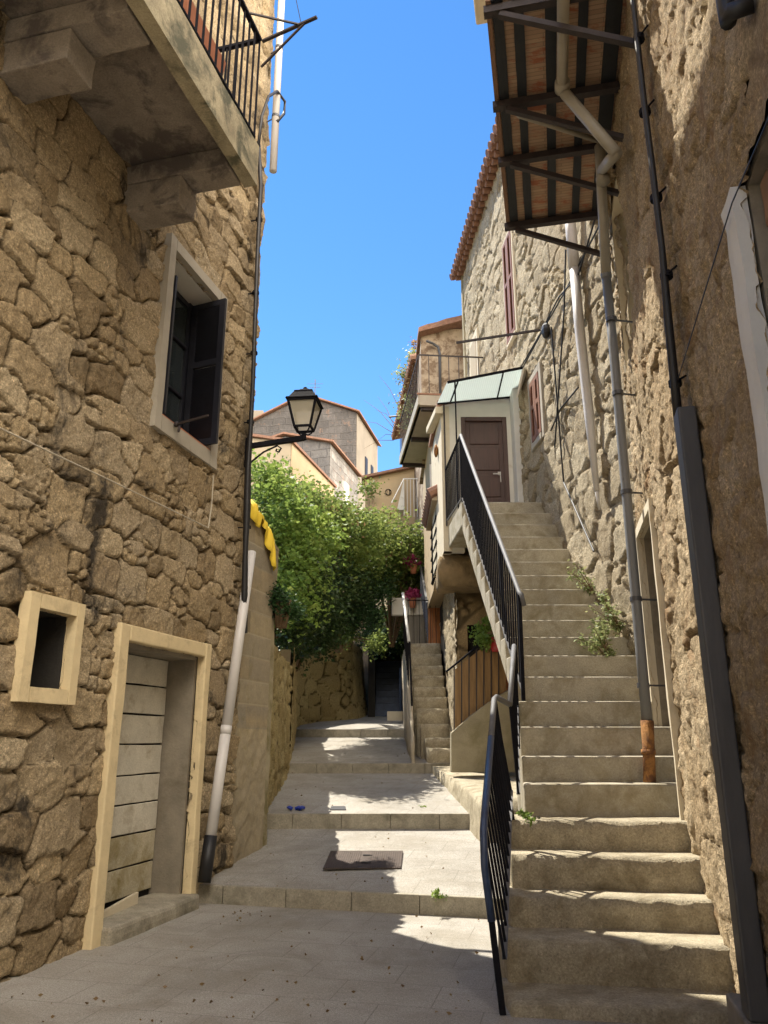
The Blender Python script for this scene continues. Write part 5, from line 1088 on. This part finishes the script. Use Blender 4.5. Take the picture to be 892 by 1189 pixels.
# ================================================================== CAMERA AND LIGHT
cam = bpy.data.cameras.new('camera'); co = bpy.data.objects.new('camera', cam); COL.objects.link(co)
co.location = (0, 0, EYE); co.rotation_euler = (R_(90)+PIT, 0, 0); cam.sensor_fit = 'VERTICAL'; cam.sensor_height = 24; cam.lens = 24*FPX/1189.0; cam.clip_end = 2000
S.camera = co
EL, = (R_(59.5),); sd = np.array([-.683, .730])
az_ = math.atan2(sd[0], sd[1])      # clockwise from +Y
sun = bpy.data.lights.new('sun', 'SUN'); sun.energy = 3.0; sun.angle = R_(.5); sun.color = (1, .93, .80)
so = bpy.data.objects.new('sun', sun); COL.objects.link(so)
dirv = Vector((math.sin(az_)*math.cos(EL), math.cos(az_)*math.cos(EL), math.sin(EL)))
so.rotation_euler = dirv.to_track_quat('Z', 'Y').to_euler(); so.location = (0, 0, 30)
w = bpy.data.worlds.new('World'); S.world = w; w.use_nodes = True; nt = w.node_tree; nt.nodes.clear()
sky = nt.nodes.new('ShaderNodeTexSky'); sky.sky_type = 'NISHITA'; sky.sun_disc = False; sky.sun_elevation = EL; sky.sun_rotation = az_
sky.air_density = 1.0; sky.dust_density = .0; sky.ozone_density = 4.0; sky.altitude = 0
bg = nt.nodes.new('ShaderNodeBackground'); bg.inputs['Strength'].default_value = .15; ow = nt.nodes.new('ShaderNodeOutputWorld')
hs = nt.nodes.new('ShaderNodeHueSaturation'); hs.inputs['Saturation'].default_value = 1.2; hs.inputs['Value'].default_value = .52; nt.links.new(sky.outputs[0], hs.inputs['Color']); 
# added unseen cloud bank away from the sun, overbright to fill the shaded walls
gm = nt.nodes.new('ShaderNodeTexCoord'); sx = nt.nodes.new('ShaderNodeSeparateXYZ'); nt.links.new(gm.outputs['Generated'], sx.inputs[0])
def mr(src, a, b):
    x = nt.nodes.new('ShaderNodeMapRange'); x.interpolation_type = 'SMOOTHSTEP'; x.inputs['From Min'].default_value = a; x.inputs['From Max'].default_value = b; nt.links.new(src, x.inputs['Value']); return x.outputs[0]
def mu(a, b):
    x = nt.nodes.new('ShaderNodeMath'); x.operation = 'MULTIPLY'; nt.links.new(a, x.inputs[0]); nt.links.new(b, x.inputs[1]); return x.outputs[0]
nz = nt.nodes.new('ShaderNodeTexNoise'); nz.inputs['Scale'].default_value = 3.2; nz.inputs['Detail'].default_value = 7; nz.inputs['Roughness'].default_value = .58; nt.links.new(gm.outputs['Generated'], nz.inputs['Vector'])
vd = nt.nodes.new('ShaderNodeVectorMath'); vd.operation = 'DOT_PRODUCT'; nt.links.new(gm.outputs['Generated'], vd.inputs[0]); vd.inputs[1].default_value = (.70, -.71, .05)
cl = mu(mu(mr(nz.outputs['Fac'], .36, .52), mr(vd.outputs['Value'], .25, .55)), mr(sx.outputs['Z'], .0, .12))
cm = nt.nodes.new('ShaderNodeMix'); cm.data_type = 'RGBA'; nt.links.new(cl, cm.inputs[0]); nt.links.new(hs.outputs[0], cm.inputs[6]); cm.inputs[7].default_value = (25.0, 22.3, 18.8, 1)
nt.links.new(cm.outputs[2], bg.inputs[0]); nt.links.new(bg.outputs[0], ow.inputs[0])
S.view_settings.view_transform = 'Standard'; S.view_settings.look = 'None'; S.view_settings.gamma = 1; S.view_settings.exposure = 1.68
S.cycles.max_bounces = 10; S.cycles.diffuse_bounces = 6
